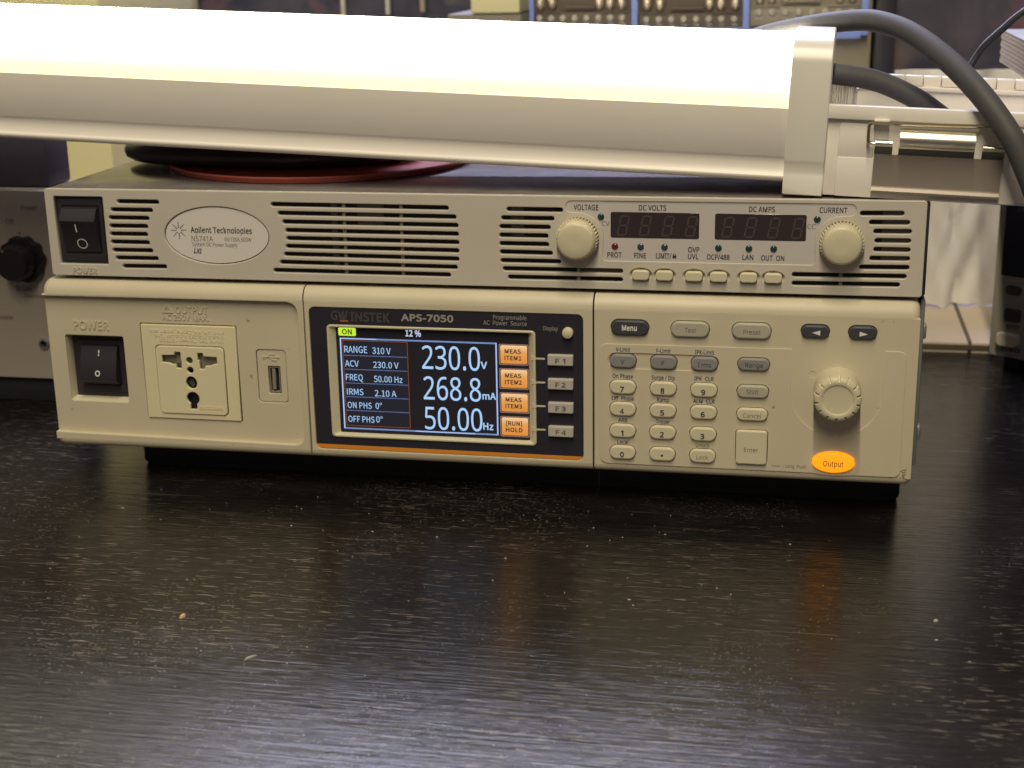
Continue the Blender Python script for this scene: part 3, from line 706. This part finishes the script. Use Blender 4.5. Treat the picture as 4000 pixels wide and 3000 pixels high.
pill('cancel_key', 342.1, -59.5, 356.4, -53.5, 'cream_key', 'Cancel', 'ink_grey', 345.1, 353.3, -58.0, 2.1, 'cream key marked Cancel')
pill('enter_key', 342.1, -81.0, 356.6, -64.4, 'cream_key', 'Enter', 'ink_grey', 346.0, 352.6, -74.8, 2.1, 'large square cream key marked Enter', r=1.6)
def kr(k, grow): 
    r = (k[4] - k[2]) / 2 if k[13] is None else k[13]
    return rrect(k[1] - grow, k[2] - grow, k[3] + grow, k[4] + grow, r + grow, 7)
DC = (387.2, -44.8)
raised = arc((281.6, -80.2), 4.0, 180, 270, 6) + [(378, -84.3)] + [(381, -84.75), (384, -85.1), (387.5, -85.25), (391, -85.1), (394, -84.8)] + [(397, -84.6)] + arc((414.4, -81.4), 3.1, 270, 360, 6) + arc((414.3, -27.3), 3.1, 0, 90, 6) + [(407.9, -24.2)] + [(407.95, -44.8)] + arc(DC, 20.8, 0, -180, 26)[1:] + [(366.4, -24.6)] + arc((281.0, -28.3), 3.4, 90, 180, 6)
strip = slot(281.4, 333.6, -32.85, -32.85, 3.75)
m = MB()
m.plate([rrect(275.0, BOTZ, 422.6, TOPZ, .2, 1)] + [kr(k, .28) for k in KEYS] + [ellipse(387.2, -78.3, 10.0, 5.3, 44), ellipse(376, -36.4, 1.5, 1.5, 18)], AF, 4.2, .22)
roll(m, 275.0, 422.6, False, True)
m.build('right_panel', 'cream', acs)
plate('keypad_plate', [raised, strip] + [kr(k, .28) for k in KEYS if k[0] in ('number_key', 'range_key', 'shift_key', 'cancel_key', 'enter_key')] + [ellipse(387.2, -78.3, 10.0, 5.3, 44)], XZ(F - .55), .54, .2, 'cream', acs)
plate('key_gap', [rrect(277, -84, 420, -11, 1)], XZ(F + 4.25), .4, .05, 'cavity', acs)
m = MB(); m.lathe(376, -36.4, [(1.5, F + .2), (1.1, F + .8), (.4, F + 1.0), (.05, F + .6)], 18); m.build('dimple', 'cream', acs)
RAISE = F - .55
for k in KEYS:
    name, x0, z0, x1, z1, mat, s, tmat, tx0, tx1, tz, th, lab, r, prot, bold = k
    y = F - prot - (.35 if x0 > 276 and z1 < -28 else 0)
    bev = .75 if r is None else .6
    kp = plate(name, [kr(k, 0)], XZ(y), 5.0, bev, mat, acs, lab)
    kf = XZ(y)
    if s in '<>':
        cx, cz = (x0 + x1) / 2 + .4, (z0 + z1) / 2 - .4; d = -1.8 if s == '<' else 1.8
        flat('legend', [[(cx - d, cz - 1.15), (cx + d, cz), (cx - d, cz + 1.15)] if d > 0 else [(cx - d, cz - 1.15), (cx - d, cz + 1.15), (cx + d, cz)]], y - .05, tmat, kp)
    elif s == '.':
        flat('legend', [ellipse(307.6, -78.6, .6, .6, 14)], y - .05, tmat, kp)
    else: text('legend', s, tx0, tz, tx1, th, kf, tmat, kp, bold)
KF = XZ(RAISE)
for s, x0, z0, x1, h in (('V-Limit', 285.3, -28.5, 292.0, 1.95), ('F-Limit', 304.3, -28.5, 310.9, 1.95), ('IPK-Limit', 322.2, -28.5, 331.0, 1.95), ('On Phase', 283.7, -41.5, 293.4, 1.95), ('Surge / Dip', 302.2, -41.5, 313.1, 1.95), ('IPK  CLR', 322.1, -41.3, 331.2, 1.95), ('Off  Phase', 283.4, -52.4, 293.8, 1.95), ('Ramp', 304.8, -52.3, 310.5, 1.95), ('ALM  CLR', 321.7, -52.2, 331.8, 1.95), ('ARB', 286.5, -63.1, 290.8, 1.95), ('Trigger', 304.4, -63.1, 311.1, 1.95), ('Local', 286.1, -74.0, 291.4, 1.95), ('Unlock', 323.4, -74.0, 329.9, 1.95)):
    text('lettering', s, x0, z0, x1, h, KF, 'ink_blue' if s != 'Unlock' else 'ink_grey', acs, .018)
text('lettering', ': Long  Push', 364.2, -82.2, 374.8, 1.6, KF, 'ink_grey', acs, .0)
flat('printed_rule', [rrect(358.9, -81.75, 362.9, -81.45, .1, 1)], RAISE - .05, 'ink_grey', acs); flat('printed_rule', [rrect(324.2, -74.85, 329.1, -74.5, .1, 1)], RAISE - .05, 'ink_grey', acs)
m = MB()
for (x, z, w, h) in ((406.3, -10.3, .35, .16), (405.6, -11.0, .22, .12), (407.0, -10.0, .18, .1)): m.plate([ellipse(x, z, w, h, 7)], XZ(F - .03), .05, .008)
o = m.build('scuff', 'ink_soft', acs); o['kind'] = 'stuff'
# big dial
kx, kz = 387.4, -42.9
def notch(k, n, r, y):
    return 1 - (.105 if (k % 10) in (4, 5, 6) and F - 17 > y else 0.)
m = MB(); m.lathe(kx, kz, [(10.4, F + .2), (10.55, F - .8), (10.55, F - 11.5)], 80)
dial = m.build('dial', 'cream_knob', acs, 'large cream dial above the glowing button')
m = MB(); YE = -22.6
def n2(k, n, r, y): return 1 - (.12 if (k % 10) in (4, 5) and y < YE + 2.6 and r > 8.6 else 0.)
m.lathe(kx, kz, [(10.55, F - 11.5), (10.6, YE + 3.4), (10.5, YE + 2.2), (10.2, YE + 1.0), (9.4, YE + .25), (8.4, YE), (7.2, YE), (6.95, YE + .12), (6.75, YE + .45), (6.4, YE + .5), (.3, YE + .4)], 140, n2)
m.build('dial_face', 'cream_knob', dial, None, 30)
# output button
m = MB(); L_ = lambda a, b, y: [(x, y, z) for x, z in ellipse(387.2, -78.3, a, b, 44)]
m.loft([L_(9.7, 5.0, F + 2), L_(9.7, 5.0, F - 1.3), L_(9.4, 4.75, F - 1.9), L_(8.6, 4.2, F - 2.25), L_(4, 2, F - 2.45), L_(.3, .15, F - 2.5)], False, True)
ob = m.build('output_button', 'output_lit', acs, 'glowing amber oval button marked Output')
text('legend', 'Output', 382.6, -79.9, 391.8, 2.6, XZ(F - 2.45), 'ink_soft', ob, .01)
# case, screws, shade block underneath
m = MB(); m.box(-3.2, 423.2, 16, 400, -87.6, -3.0, 1.0); m.build('case', 'side_grey', acs)
m = MB(); m.box(423.0, 425.2, 7, 400, -82.5, -2.6, .8); m.build('side_cover', 'side_grey', acs)
for (y, z) in ((20, -20.2), (18, -69)):
    m = MB(); m.box(425.0, 427.2, y - 3.8, y + 3.8, z - 3.4, z + 3.4, .9); m.build('case_screw', 'steel_dull', acs)
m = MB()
m.loft([[(x, y, z) for x, y in rrect(29.0 + i, 19 + i, 420.0 - i, 392 - i, 6)] for i, z in ((0, -87.5), (0, -104), (1.2, -106))], True, True); m.build('base', 'foot_and_shade_black', acs)  # dark block added in place of feet, standing in for shade under the case
# grime rubbed into the lower right corner of the bezel
m = MB()
for k in range(46):
    x = 421.5 - abs(random.gauss(0, 4.2)); z = -85.0 + random.random() * (1.6 + max(0, x - 414) * .55)
    w = .15 + random.random() * .45
    m.plate([ellipse(x - .8, z, w, .1 + random.random() * .25, 7)], XZ(F - .03), .05, .008)
o = m.build('grime', 'grime_brown', acs); o['kind'] = 'stuff'

# ================================================================== LAMP (batten light lying across the supplies)
LD = Vector((-0.998833, 0.026868, 0.040127)); LB = Vector((0.026889, 0.999638, 0.)); LU = Vector((0.040113, -0.001079, 0.999195)); LA = Vector((377.0, 3.771, 44.54))
def Lp(s, v, w): return tuple(LA + LD * s + LB * v + LU * w)
lamp = thing('batten_light', Lp(180, 38, 0), 'long white batten lamp with glowing diffuser, lying across the top of the supplies', 'lamp')
def extr(m, prof, s0, s1, n=1, cap=True):
    m.loft([[Lp(s0 + (s1 - s0) * k / n, v, w) for v, w in prof] for k in range(n + 1)], cap, cap)
front = [(6.0, 5.2), (2.6, 5.4), (1.3, 6.2), (.7, 7.3), (.8, 8.1), (1.5, 8.6), (2.0, 9.0), (2.2, 15.2), (1.7, 16.2), (1.2, 16.9), (1.0, 38.0)]
body = front + [(76 - v, w) for v, w in reversed(front)]
m = MB(); extr(m, body, 17.6, 720, 2); m.build('housing', 'white_pc', lamp, None, 50)
domef = [(1.8, 37.95)] + [(1.75 - .01 * k, 38 + 2 * k) for k in range(1, 10)] + [(1.9, 58.0), (2.6, 60.6), (4.4, 63.4), (7.4, 65.6), (11, 67.0), (16, 67.9), (26, 68.5), (38, 68.7)]
dome = domef + [(76 - v, w) for v, w in reversed(domef[:-1])]
m = MB(); extr(m, dome, 17.7, 719, 1)
df = m.build('diffuser', 'opal_lit', lamp, None, 60)
at = df.data.attributes.new('across', 'FLOAT', 'POINT')
nD = len(dome)
for i in range(len(df.data.vertices)):
    at.data[i].value = max(0, min(1, (dome[i % nD][1] - 38) / 30))
capf = [(7, 0), (-.4, 0), (-.8, .4), (-.8, 4.0), (.4, 8.6), (.8, 10.4), (-.5, 14.6), (-.8, 16), (-.8, 58.5), (-.4, 60.6), (1.0, 63.4), (3.8, 66.4), (7.6, 68.6), (12.5, 70.0), (24, 71.1), (38, 71.5)]
capp = capf + [(76 - v, w) for v, w in reversed(capf[:-1])]
m = MB()
m.loft([[Lp(s, 38 + (v - 38) * k, 35 + (w - 35) * k) for v, w in capp] for s, k in ((0, .985), (.5, 1), (17.3, 1), (17.8, .99))], True, True)
m.build('end_cap', 'white_cap', lamp, None, 40)
# open terminal box at the right-hand end
def lbox(m, s0, s1, v0, v1, w0, w1, bev=.3): m.box(s0, s1, v0, v1, w0, w1, bev, Lp)
tbx = MB()
lbox(tbx, -150, .5, -.4, 4.6, 34.6, 40.7, .5)          # front rim
lbox(tbx, -150, .5, 2.6, 5.4, .4, 34.8, .2)            # front wall
lbox(tbx, -150, -5.2, 1.2, 3.2, .3, 17.9, .5)          # thicker lower apron
lbox(tbx, -20.6, -5.2, 1.6, 3.2, 17.6, 33, .5)
lbox(tbx, -150, -75.8, .6, 3.2, .5, 34.8, .8)
lbox(tbx, -150, .5, 3, 74, .3, 2.4, .2)                # floor
lbox(tbx, -150, .5, 71, 75, .4, 43.2, .5)              # back wall
lbox(tbx, -150, .5, 69.5, 76.0, 41.6, 43.6, .4)
tbx.build('terminal_box', 'white_pc', lamp)
for k in range(14):
    m = MB(); s = 8 - 8.45 * k; lbox(m, s - 8.2, s, 73.0, 79.0, 43.7 if k % 2 else 42.9, 48.6, .7); m.build('hinge_tab', 'white_pc', lamp)
for s0, s1 in ((-26.4, -19.8), (-74.6, -67.4)):
    m = MB(); lbox(m, s0, s1, -1.6, 3.0, 33.0, 35.5, .4); m.build('rim_tab', 'white_pc', lamp)
# steel latch clip
clip = MB()
pl = [(.9, 3.0), (-.4, 2.6), (-1.6, 3.0), (-2.0, 4.2), (-1.4, 5.6), (-.3, 6.0), (-.3, 18.6), (-.8, 20.2), (-2.4, 22.2), (-3.0, 24.0)]
def clip_sheet(m, s0, s1, prof, th=.6):
    out = [(v, w) for v, w in prof]; inn = [(v + th, w + .05) for v, w in reversed(prof)]
    m.loft([[Lp(s, v, w) for v, w in out + inn] for s in (s0, s1)], True, True)
clip_sheet(clip, -75.6, -21.0, pl[:8])
lc = clip.build('latch_clip', 'steel', lamp)
for s0, s1 in ((-63.2, -31.2), (-75.4, -66.4), (-28.6, -20.9)):
    m = MB(); clip_sheet(m, s0, s1, pl[7:]); m.build('latch_band', 'steel_shaded', lc)  # same steel, its colour darkened for the shade on the down-facing band
m = MB(); hook = [(-1.2 - 4.7 * math.cos(R(t)), 27.3 + 4.6 * math.sin(R(t))) for t in range(-55, 91, 12)]
clip_sheet(m, -63.0, -31.3, hook); m.build('latch_hook', 'steel_bright', lc)
for s0, s1 in ((-75.2, -66.6), (-28.4, -21.0)):
    m = MB(); cyl = [(-2.6 + 1.5 * math.cos(R(a)), 25.2 + 1.5 * math.sin(R(a))) for a in range(0, 360, 30)]
    extr(m, cyl, s0, s1); m.build('latch_barrel', 'steel_bright', lc)
m = MB(); wl = [(-25, 25.2), (-20, 25.1), (-18.2, 25.6), (-17.8, 27.2), (-17.7, 31.8), (-18.2, 33.3), (-20, 33.9), (-30, 34.0), (-47, 34.2), (-66, 34.6), (-74.2, 34.8), (-76.3, 34.2), (-77.0, 32.6), (-77.0, 28.4), (-76.5, 26.6), (-74.6, 25.8), (-69, 25.6)]
m.tube([Lp(s, -2.4, w) for s, w in wl], .75, 8, 3); m.build('wire_bail', 'brass_wire', lc)
# cable gland and the flex that enters the box
m = MB()
loops = []
for k in range(22):
    s = -.5 - k * .55; r = 8.2 + (.55 if k % 2 else 0) - (0 if k < 18 else (k - 17) * .5)
    loops.append([Lp(s, 46 + r * math.cos(2 * math.pi * j / 24), 38 + r * math.sin(2 * math.pi * j / 24)) for j in range(24)])
m.loft(loops, True, True); m.build('cable_gland', 'clear_plastic', lamp)
m = MB(); m.tube([(345, 42, 95), (368, 42, 96), (381.5, 42, 95.1), (399.6, 44, 92), (416, 44, 85), (426.6, 42, 78.2), (434.8, 40, 71.5), (443, 40, 62), (447, 40, 54)], 4.9, 14, 6); m.build('inner_flex', 'rubber', lamp)
# supply cable over the lamp
m = MB(); m.tube([(285, 104, 84), (310.3, 100, 96.7), (329.6, 98, 103.7), (342.3, 94, 108.3), (354.9, 88, 112), (373.2, 76, 115.9), (388.5, 64, 118.1), (399.8, 54, 118.1), (414, 38, 113.6), (428.7, 18, 103.3), (441.8, 0, 90.3), (452.3, -9, 76.6), (459, -12, 65), (470, -14, 38), (474, -14, 10), (478, -10, -40), (484, 0, -85), (505, 10, -100), (560, 30, -100.6), (640, 40, -100.8)], 5.0, 16, 6)
pc = m.build('power_cable', 'rubber', None); tag(pc, 'thick black rubber cable arching over the lamp end and down in front', 'cable')

# ================================================================== THINGS ON TOP OF THE SUPPLY
m = MB(); n = 72
def ring3(cx, cy, rx, ry, z): return [(cx + rx * math.cos(2 * math.pi * k / n), cy + ry * math.sin(2 * math.pi * k / n), z) for k in range(n)]
m.loft([ring3(110, 105, 78, 78, 43.4), ring3(110, 105, 81, 81, 43.8), ring3(110, 105, 83, 83, 46.4), ring3(110, 105, 82.4, 82.4, 47.0), ring3(110, 105, 81, 81, 46.8), ring3(110, 105, 76, 76, 45.4), ring3(110, 105, 30, 30, 45.2)], True, True)
rd = m.build('red_dish', 'red_plastic', None); tag(rd, 'shallow round red dish lying under the lamp on the supply lid', 'dish')
m = MB()
m.loft([ring3(83, 99, 70, 32, 45.3), ring3(83, 99, 79, 41, 46.0), ring3(83, 99, 82.4, 44.4, 48), ring3(83, 99, 83.2, 45.2, 51), ring3(83, 99, 82.0, 44, 54), ring3(83, 99, 78, 40, 56.2), ring3(83, 99, 70, 32, 57), ring3(83, 99, 30, 14, 58)], True, True)
tr = m.build('dark_tray', 'tray_dark', None); tag(tr, 'dark oval tray with rounded rim resting on the red dish', 'tray')

# ================================================================== LEFT: bench instrument with knob
bk = thing('sound_meter', (-140, 200, -106), 'grey bench instrument with black pointer knob, left of the stacked supplies', 'instrument')
BY = 115.0
m = MB(); m.box(-330, -57, BY + 2, 158, -90, 22.5, 1.5); m.build('case', 'grey_panel', bk)
plate('front_panel', [rrect(-331, -90.5, -56, 23, 1.5), ellipse(-73.2, -69, 2.4, 2.4, 20)], XZ(BY), 2.0, .3, 'grey_panel', bk)
m = MB(); m.lathe(-73.2, -69, [(3.6, BY + .5), (3.6, BY - .6), (3.0, BY - 1.4), (2.3, BY - 1.4), (2.2, BY + 1.6)], 24, None, False); m.build('jack_ring', 'steel_dull', bk)
m = MB(); m.lathe(-73.2, -69, [(2.3, BY + 1.5), (1, BY + 1.7)], 16); m.build('jack_hole', 'cavity', bk)
def scal(k, n, r, y): return 1 + .05 * math.cos(10 * 2 * math.pi * k / n)
m = MB(); m.lathe(-79.5, -17, [(13.4, BY - .1), (13.6, BY - 2), (13.2, BY - 6)], 80, scal); m.lathe(-79.5, -17.4, [(10.8, BY - 5.8), (10.4, BY - 15), (9.4, BY - 17), (2, BY - 17.3)], 48)
kn = m.build('pointer_knob', 'knob_black', bk)
m = MB(); m.lathe(-83.6, -9.6, [(.55, BY - 16.9), (.5, BY - 17.3), (.1, BY - 17.35)], 10); m.build('pointer_dot', 'ink_silver', kn)
m = MB(); m.lathe(-81.3, -2.0, [(.75, BY + .1), (.7, BY - .1)], 12); m.build('scale_dot', 'ink', bk)
for s, x0, z0, x1, h in (('Power', -78.4, 11.6, -68.4, 2.9), ('Off', -89.2, 3.4, -84.0, 2.9), ('Brüel', -87.3, -36.6, -77.6, 3.2), ('Copenhagen', -82.8, -40.6, -66.5, 2.0), ('meter', -100.0, -54.6, -91.4, 2.6)):
    text('lettering', s, x0, z0, x1, h, XZ(BY), 'ink_grey', bk, .02)
box('base', -326, -60, BY + 4, 157, -106, -89.8, 'foot_and_shade_black', bk, .5)  # dark block added to fill the shaded gap below the instrument
db = box('dark_box', -330, -66, 128, 156, 22.8, 76, 'box_dark', None, 2.0); tag(db, 'dark plain box standing on top of the grey bench instrument', 'box')

# ================================================================== BACKGROUND
wt = thing('worktop', (0, 480, -120), 'pale cream worktop with a dark seam behind the black table', 'worktop')
box('board', -1200, 479.2, 306, 900, -128, -100, 'worktop_cream', wt, 1.2); box('board', 480.6, 1400, 306, 900, -128, -100, 'worktop_cream', wt, 1.2)
box('edge_groove', -1200, 1400, 305.2, 306.2, -104.6, -101.6, 'seam_brown', wt); box('seam', 478.6, 481.2, 307, 640, -102, -99.8, 'seam_brown', wt)
wl_ = box('wall', -1600, 1800, 660, 680, -130, 140, 'mottled_wall', None, 0); tag(wl_, kind='structure')
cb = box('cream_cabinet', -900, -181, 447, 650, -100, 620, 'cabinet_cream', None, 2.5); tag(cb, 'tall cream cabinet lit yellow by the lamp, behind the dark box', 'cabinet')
m = MB(); m.tube([(-250, 443, 112), (-238, 441, 113), (-222, 441, 112.4), (-212, 444, 110)], 2.2, 8, 5); kk = m.build('cabinet_handle', 'side_dark', cb)
gb = box('grey_carton', -277, -201, 560, 650, -100, 170, 'grey_soft', None, 1.5); tag(gb, 'tan grey carton between the cream cabinet and the dark wall', 'carton')
for k, (x, zt, zb, lb) in enumerate(((-39.5, 170, 97.5, 'short pale cable end hanging left of the other two'), (1.8, 170, 98.5, 'pale cable end hanging in the middle of three, the brightest'), (33.5, 170, 100.5, 'faint pale cable end hanging nearest the cream box'))):
    m = MB(); y = 636
    m.tube([(x, 650, zt), (x, y + 2, zt - 12), (x, y, zt - 34), (x, y, zb + 2), (x, y, zb)], lambda t: 2.3 if t < .97 else 1.2, 10, 4)
    hc = m.build('hanging_cable', 'stud_pale' if k < 2 else 'tan_box', None); tag(hc, lb, 'cable', 'cable ends hanging on the wall')
bx = thing('storage_box', (122, 520, -100), 'cream box on a grey base standing left of the blue tool case', 'box')
box('lid', 111, 150, 482, 600, 104.5, 150, 'cabinet_cream', bx, 2.0); box('base', 92, 150.5, 484, 600, -100, 104, 'grey_soft', bx, 1.5)
# tool case
tc = thing('tool_case', (280, 560, -100), 'blue framed tool case with rows of labelled screwdriver bits, behind the lamp', 'tool case')
box('body', 152, 416, 528, 640, -100, 190, 'case_grey', tc, 2.0)
m = MB()
for x0, x1 in ((150, 154), (231.5, 236.5), (318, 323), (407.5, 413)): m.box(x0, x1, 519, 529, 84, 190, .8)
m.box(154, 231.5, 520, 529, 84, 91.5, .5); m.box(236.5, 318, 520, 529, 82.5, 90.5, .5); m.box(323, 407.5, 520, 529, 81.5, 89.5, .5)
m.build('blue_frame', 'blue_paint', tc)
rows = ((155, 231, 92, 'case_dark', ['PH0', 'PH0', 'PH1', 'PH1', 'PH2', 'PH2', 'PH3', 'PH3'], 158.2, 224.0, 98.6), (237, 317.5, 91, 'case_dark', ['T6', 'T8', 'T10', 'T15', 'T20', 'T25', 'T27', 'T30'], 243.2, 311.2, 97.0), (324, 407, 91.5, 'case_grey', ['H5.0', 'H5.5', 'H6.0', 'H8', 'S0', 'S1', 'S2', 'S3'], 330.2, 400.4, 101.6))
for xa, xb, zb, mt, labs, s0, s1, sz in rows:
    hd = MB(); hd.box(xa, xb, 522, 530, zb, sz + 4.5, .4); hd.box(xa, xb, 526.5, 530, sz + 4.5, 186, .2)
    step = (xb - xa) / 3
    hd.box(xa + .5, xa + step * .8, 520.5, 527, sz + 4.2, sz + 5.4, .2); hd.box(xb - step * .9, xb - .5, 520.5, 527, sz + 4.2, sz + 5.4, .2); hd.box(xa + step * .95, xb - step * 1.1, 519.5, 527, sz + 7.5, sz + 9, .2)
    hh = hd.build('bit_holder', mt, tc)
    for k, lb in enumerate(labs):
        x = s0 + (s1 - s0) * k / 7
        m = MB(); m.lathe(x, sz, [(2.5, 522.2), (2.5, 520.6), (2.1, 519.8), (1.2, 519.6), (1.0, 520.6)], 18); m.build('socket_stud', 'stud_pale', hh)
        text('lettering', lb, x - 2.1, sz - 5.1, x + 2.1, 1.9, XZ(521.95), 'stud_pale', hh, .03)
    for k in (0, 1, 5, 6, 7) if mt == 'case_dark' else (0, 1, 2, 6, 7):
        x = s0 + (s1 - s0) * k / 7 + random.uniform(-.8, .8); z0 = sz + 6.0 + random.uniform(0, 1.5)
        m = MB(); rr = 3.1
        m.loft([[(x + r * math.cos(R(a)), 522.5 + r * math.sin(R(a)), z) for a in range(0, 360, 60)] for r, z in ((rr * .45, z0), (rr, z0 + 3), (rr, z0 + 9), (rr * .7, z0 + 11), (rr * .7, z0 + 40))], True, True); m.build('screwdriver_bit', 'bit_steel', hh)
pb = box('black_post', 418, 432, 498, 640, -100, 260, 'post_black', None, 1.0); tag(pb, 'upright black post right of the tool case', 'post')
# plywood shelf and thin cable
sh = thing('plywood_shelf', (560, 150, 93), 'thick plywood shelf end with layered edge, at the upper right', 'shelf')
lay = [84.0 + 2.25 * k for k in range(9)]
for k in range(8):
    box('ply_layer', 479.6 + (.35 if k % 2 else 0), 900, 80, 260 - (.4 if k % 2 else 0), lay[k], lay[k + 1] - .05, 'plywood_edge' if k < 7 else 'plywood_edge', sh, .1)
box('top_veneer', 479.5, 900, 80, 260.2, 102.0, 102.6, 'paint_grey_top', sh, .1)
box('bracket', 880, 900, 80, 260, -106, 84, 'post_black', sh)
m = MB(); m.tube([(520, 88, 150), (492, 88, 136), (468.7, 88, 120.5), (459.9, 88, 112.8), (452.2, 88, 105.3), (448.9, 88, 100.6), (446, 87, 95.6), (444, 86, 91.6)], lambda t: 1.7 if t < .9 else 2.4, 10, 6)
tcb = m.build('thin_cable', 'post_black', None); tag(tcb, 'thin black cable curving down to the lamp hinge from the upper right', 'cable')
# white sheet on the worktop
NX, NZ = 46, 34; vs = []; fs = []
rng = random.Random(3)
for j in range(NZ + 1):
    for i in range(NX + 1):
        x = 428 + 175 * i / NX; z = -97.5 + 165 * j / NZ
        u = (x - 428) / 175
        y = 404 + 5 * math.sin(u * 19 + .5 * math.sin(z * .06)) + 3.2 * abs(math.sin(x * .19 + z * .085)) * (1 if x > 474 else .5) + 2.4 * math.sin(x * .31 - z * .11) * math.exp(-((x - 476) / 26) ** 2) + 5.5 * max(0, 1 - abs(x - 475.5 + (z + 60) * .05) / 2.5)
        if j == 0:
            d = min(abs(x - 470), abs(x - 498.5)); z -= 3.6 * max(0, 1 - d / 3.5)
        vs.append((x, y, max(z, -99.95)))
for j in range(NZ):
    for i in range(NX): a = j * (NX + 1) + i; fs.append((a, a + 1, a + NX + 2, a + NX + 1))
back = len(vs); vs += [(x, y + 1.0, z) for x, y, z in vs]; fs += [tuple(reversed([i + back for i in f])) for f in fs]
ws = obj('white_sheet', vs, fs, 'sheet_white', None, 60); tag(ws, 'creased white plastic sheet standing on the worktop behind the supplies', 'sheet')
# bench meter at the right edge
ME1 = Vector((.838, -.545, 0)); MN = Vector((.545, .838, 0)); MO = Vector((489, 279, -100))
def Mp(t, d, z): return tuple(MO + ME1 * t + MN * d + Vector((0, 0, z)))
def MX(dd): return lambda x, z, d: Mp(x, dd + d, z)
mt = thing('bench_meter', Mp(90, 60, -6), 'grey bench meter with dark screen and ESC, BEEP and POWER buttons at the right edge', 'meter')
m = MB(); m.box(0, 200, 1.5, 24, 0, 112, 2.0, Mp); m.build('case', 'meter_grey', mt)
plate('front_panel', [rrect(-.4, -.2, 200.4, 112.2, 2.0), rrect(3.4, 51.6, 150, 97.2, .8)], MX(0), 3.0, .5, 'meter_grey', mt)
plate('dark_screen', [rrect(3.2, 51.4, 150, 97.4, .8)], MX(1.2), .3, .05, 'black_gloss', mt)
text('lettering', 'RMS', 11.0, 92.6, 19.5, 3.2, MX(1.2), 'ink_dim', mt, .02)
ek = plate('escape_key', [rrect(7.9, 40.2, 18.4, 46.4, 2.8)], MX(-1.2), 3, .6, 'meter_key', mt); text('legend', 'ESC', 9.6, 41.9, 16.6, 2.7, MX(-1.2), 'ink_soft', ek, .03)
plate('beep_key', [rrect(8.2, 23.2, 19.4, 31.8, 2.4)], MX(-1.4), 3, .7, 'meter_key', mt); text('lettering', 'BEEP', 10.2, 18.6, 18.8, 2.6, MX(0), 'ink', mt, .03)
m = MB(); m.loft([[Mp(x, d, z) for x, z in rrect(a, 8.4, b, 16.2, 2.0)] for a, b, d in ((5.6, 19.6, 1), (5.8, 19.4, -4.5), (6.8, 18.6, -5.4))], True, True); m.build('power_key', 'cream_key', mt); text('lettering', 'POWER', 8.0, 4.0, 20.6, 2.6, MX(0), 'ink', mt, .03)
for t in (14, 180):
    for d in (3, 18):
        m = MB(); m.loft([[tuple(Vector(Mp(t, d, z)) + Vector((5 * math.cos(R(a)), 5 * math.sin(R(a)), 0))) for a in range(0, 360, 30)] for z in (-6, 0.1)], True, True); m.build('foot', 'foot_and_shade_black', mt)

# ================================================================== CRUMBS AND DUST ON THE TABLE
def flake(name, x, y, pts, h, mat, lab, ang=0):
    m = MB(); c, s = math.cos(R(ang)), math.sin(R(ang))
    lo_ = [(x + c * a - s * b, y + s * a + c * b, -106.02) for a, b in pts]; hi_ = [(x + .7 * (c * a - s * b), y + .7 * (s * a + c * b), -106 + h) for a, b in pts]
    m.loft([lo_, hi_], True, True); o = m.build(name, mat, None); tag(o, lab, 'crumb'); return o
flake('crumb', 126.3, -154.9, [(1.7, 0), (1.1, .8), (-.3, 1.0), (-1.6, .5), (-1.5, -.4), (.2, -.9)], 1.0, 'crumb_tan', 'largest tan crumb on the table, below the left end of the screen', 70)
flake('lint', 166.4, -185.2, [(3.4, .9), (1.2, .5), (-1.2, .1), (-2.8, -1.6), (-1.4, -1.1), (.4, -.4), (2.0, .2)], .6, 'fibre_grey', 'pale grey curl of lint on the table near the photo bottom', 35)
flake('crumb', 426.9, -112.1, [(1.0, 0), (.2, .8), (-.9, .3), (-.4, -.6)], .9, 'dust_white', 'white grit on the table below the right end of the AC source', 10)
vs = []; fs = []; rng = random.Random(11)
for k in range(520):
    x = rng.uniform(40, 520); y = rng.uniform(-300, -12)
    r = rng.choice((.06, .08, .1, .12, .16, .22)) * rng.uniform(.7, 1.5) * (1.5 if rng.random() < .04 else 1); el = rng.choice((1, 1, 1.6, 2.6)); a0 = rng.uniform(0, 3.14)
    base = len(vs)
    for j in range(5):
        a = 2 * math.pi * j / 5 + a0; vs.append((x + r * el * math.cos(a), y + r * math.sin(a), -106.0))
    vs.append((x, y, -106 + r * .8)); fs += [(base + j, base + (j + 1) % 5, base + 5) for j in range(5)]
du = obj('dust', vs, fs, 'dust_white', None, 0); tag(du, 'scattered pale dust specks over the black table top', 'dust', kind='stuff')
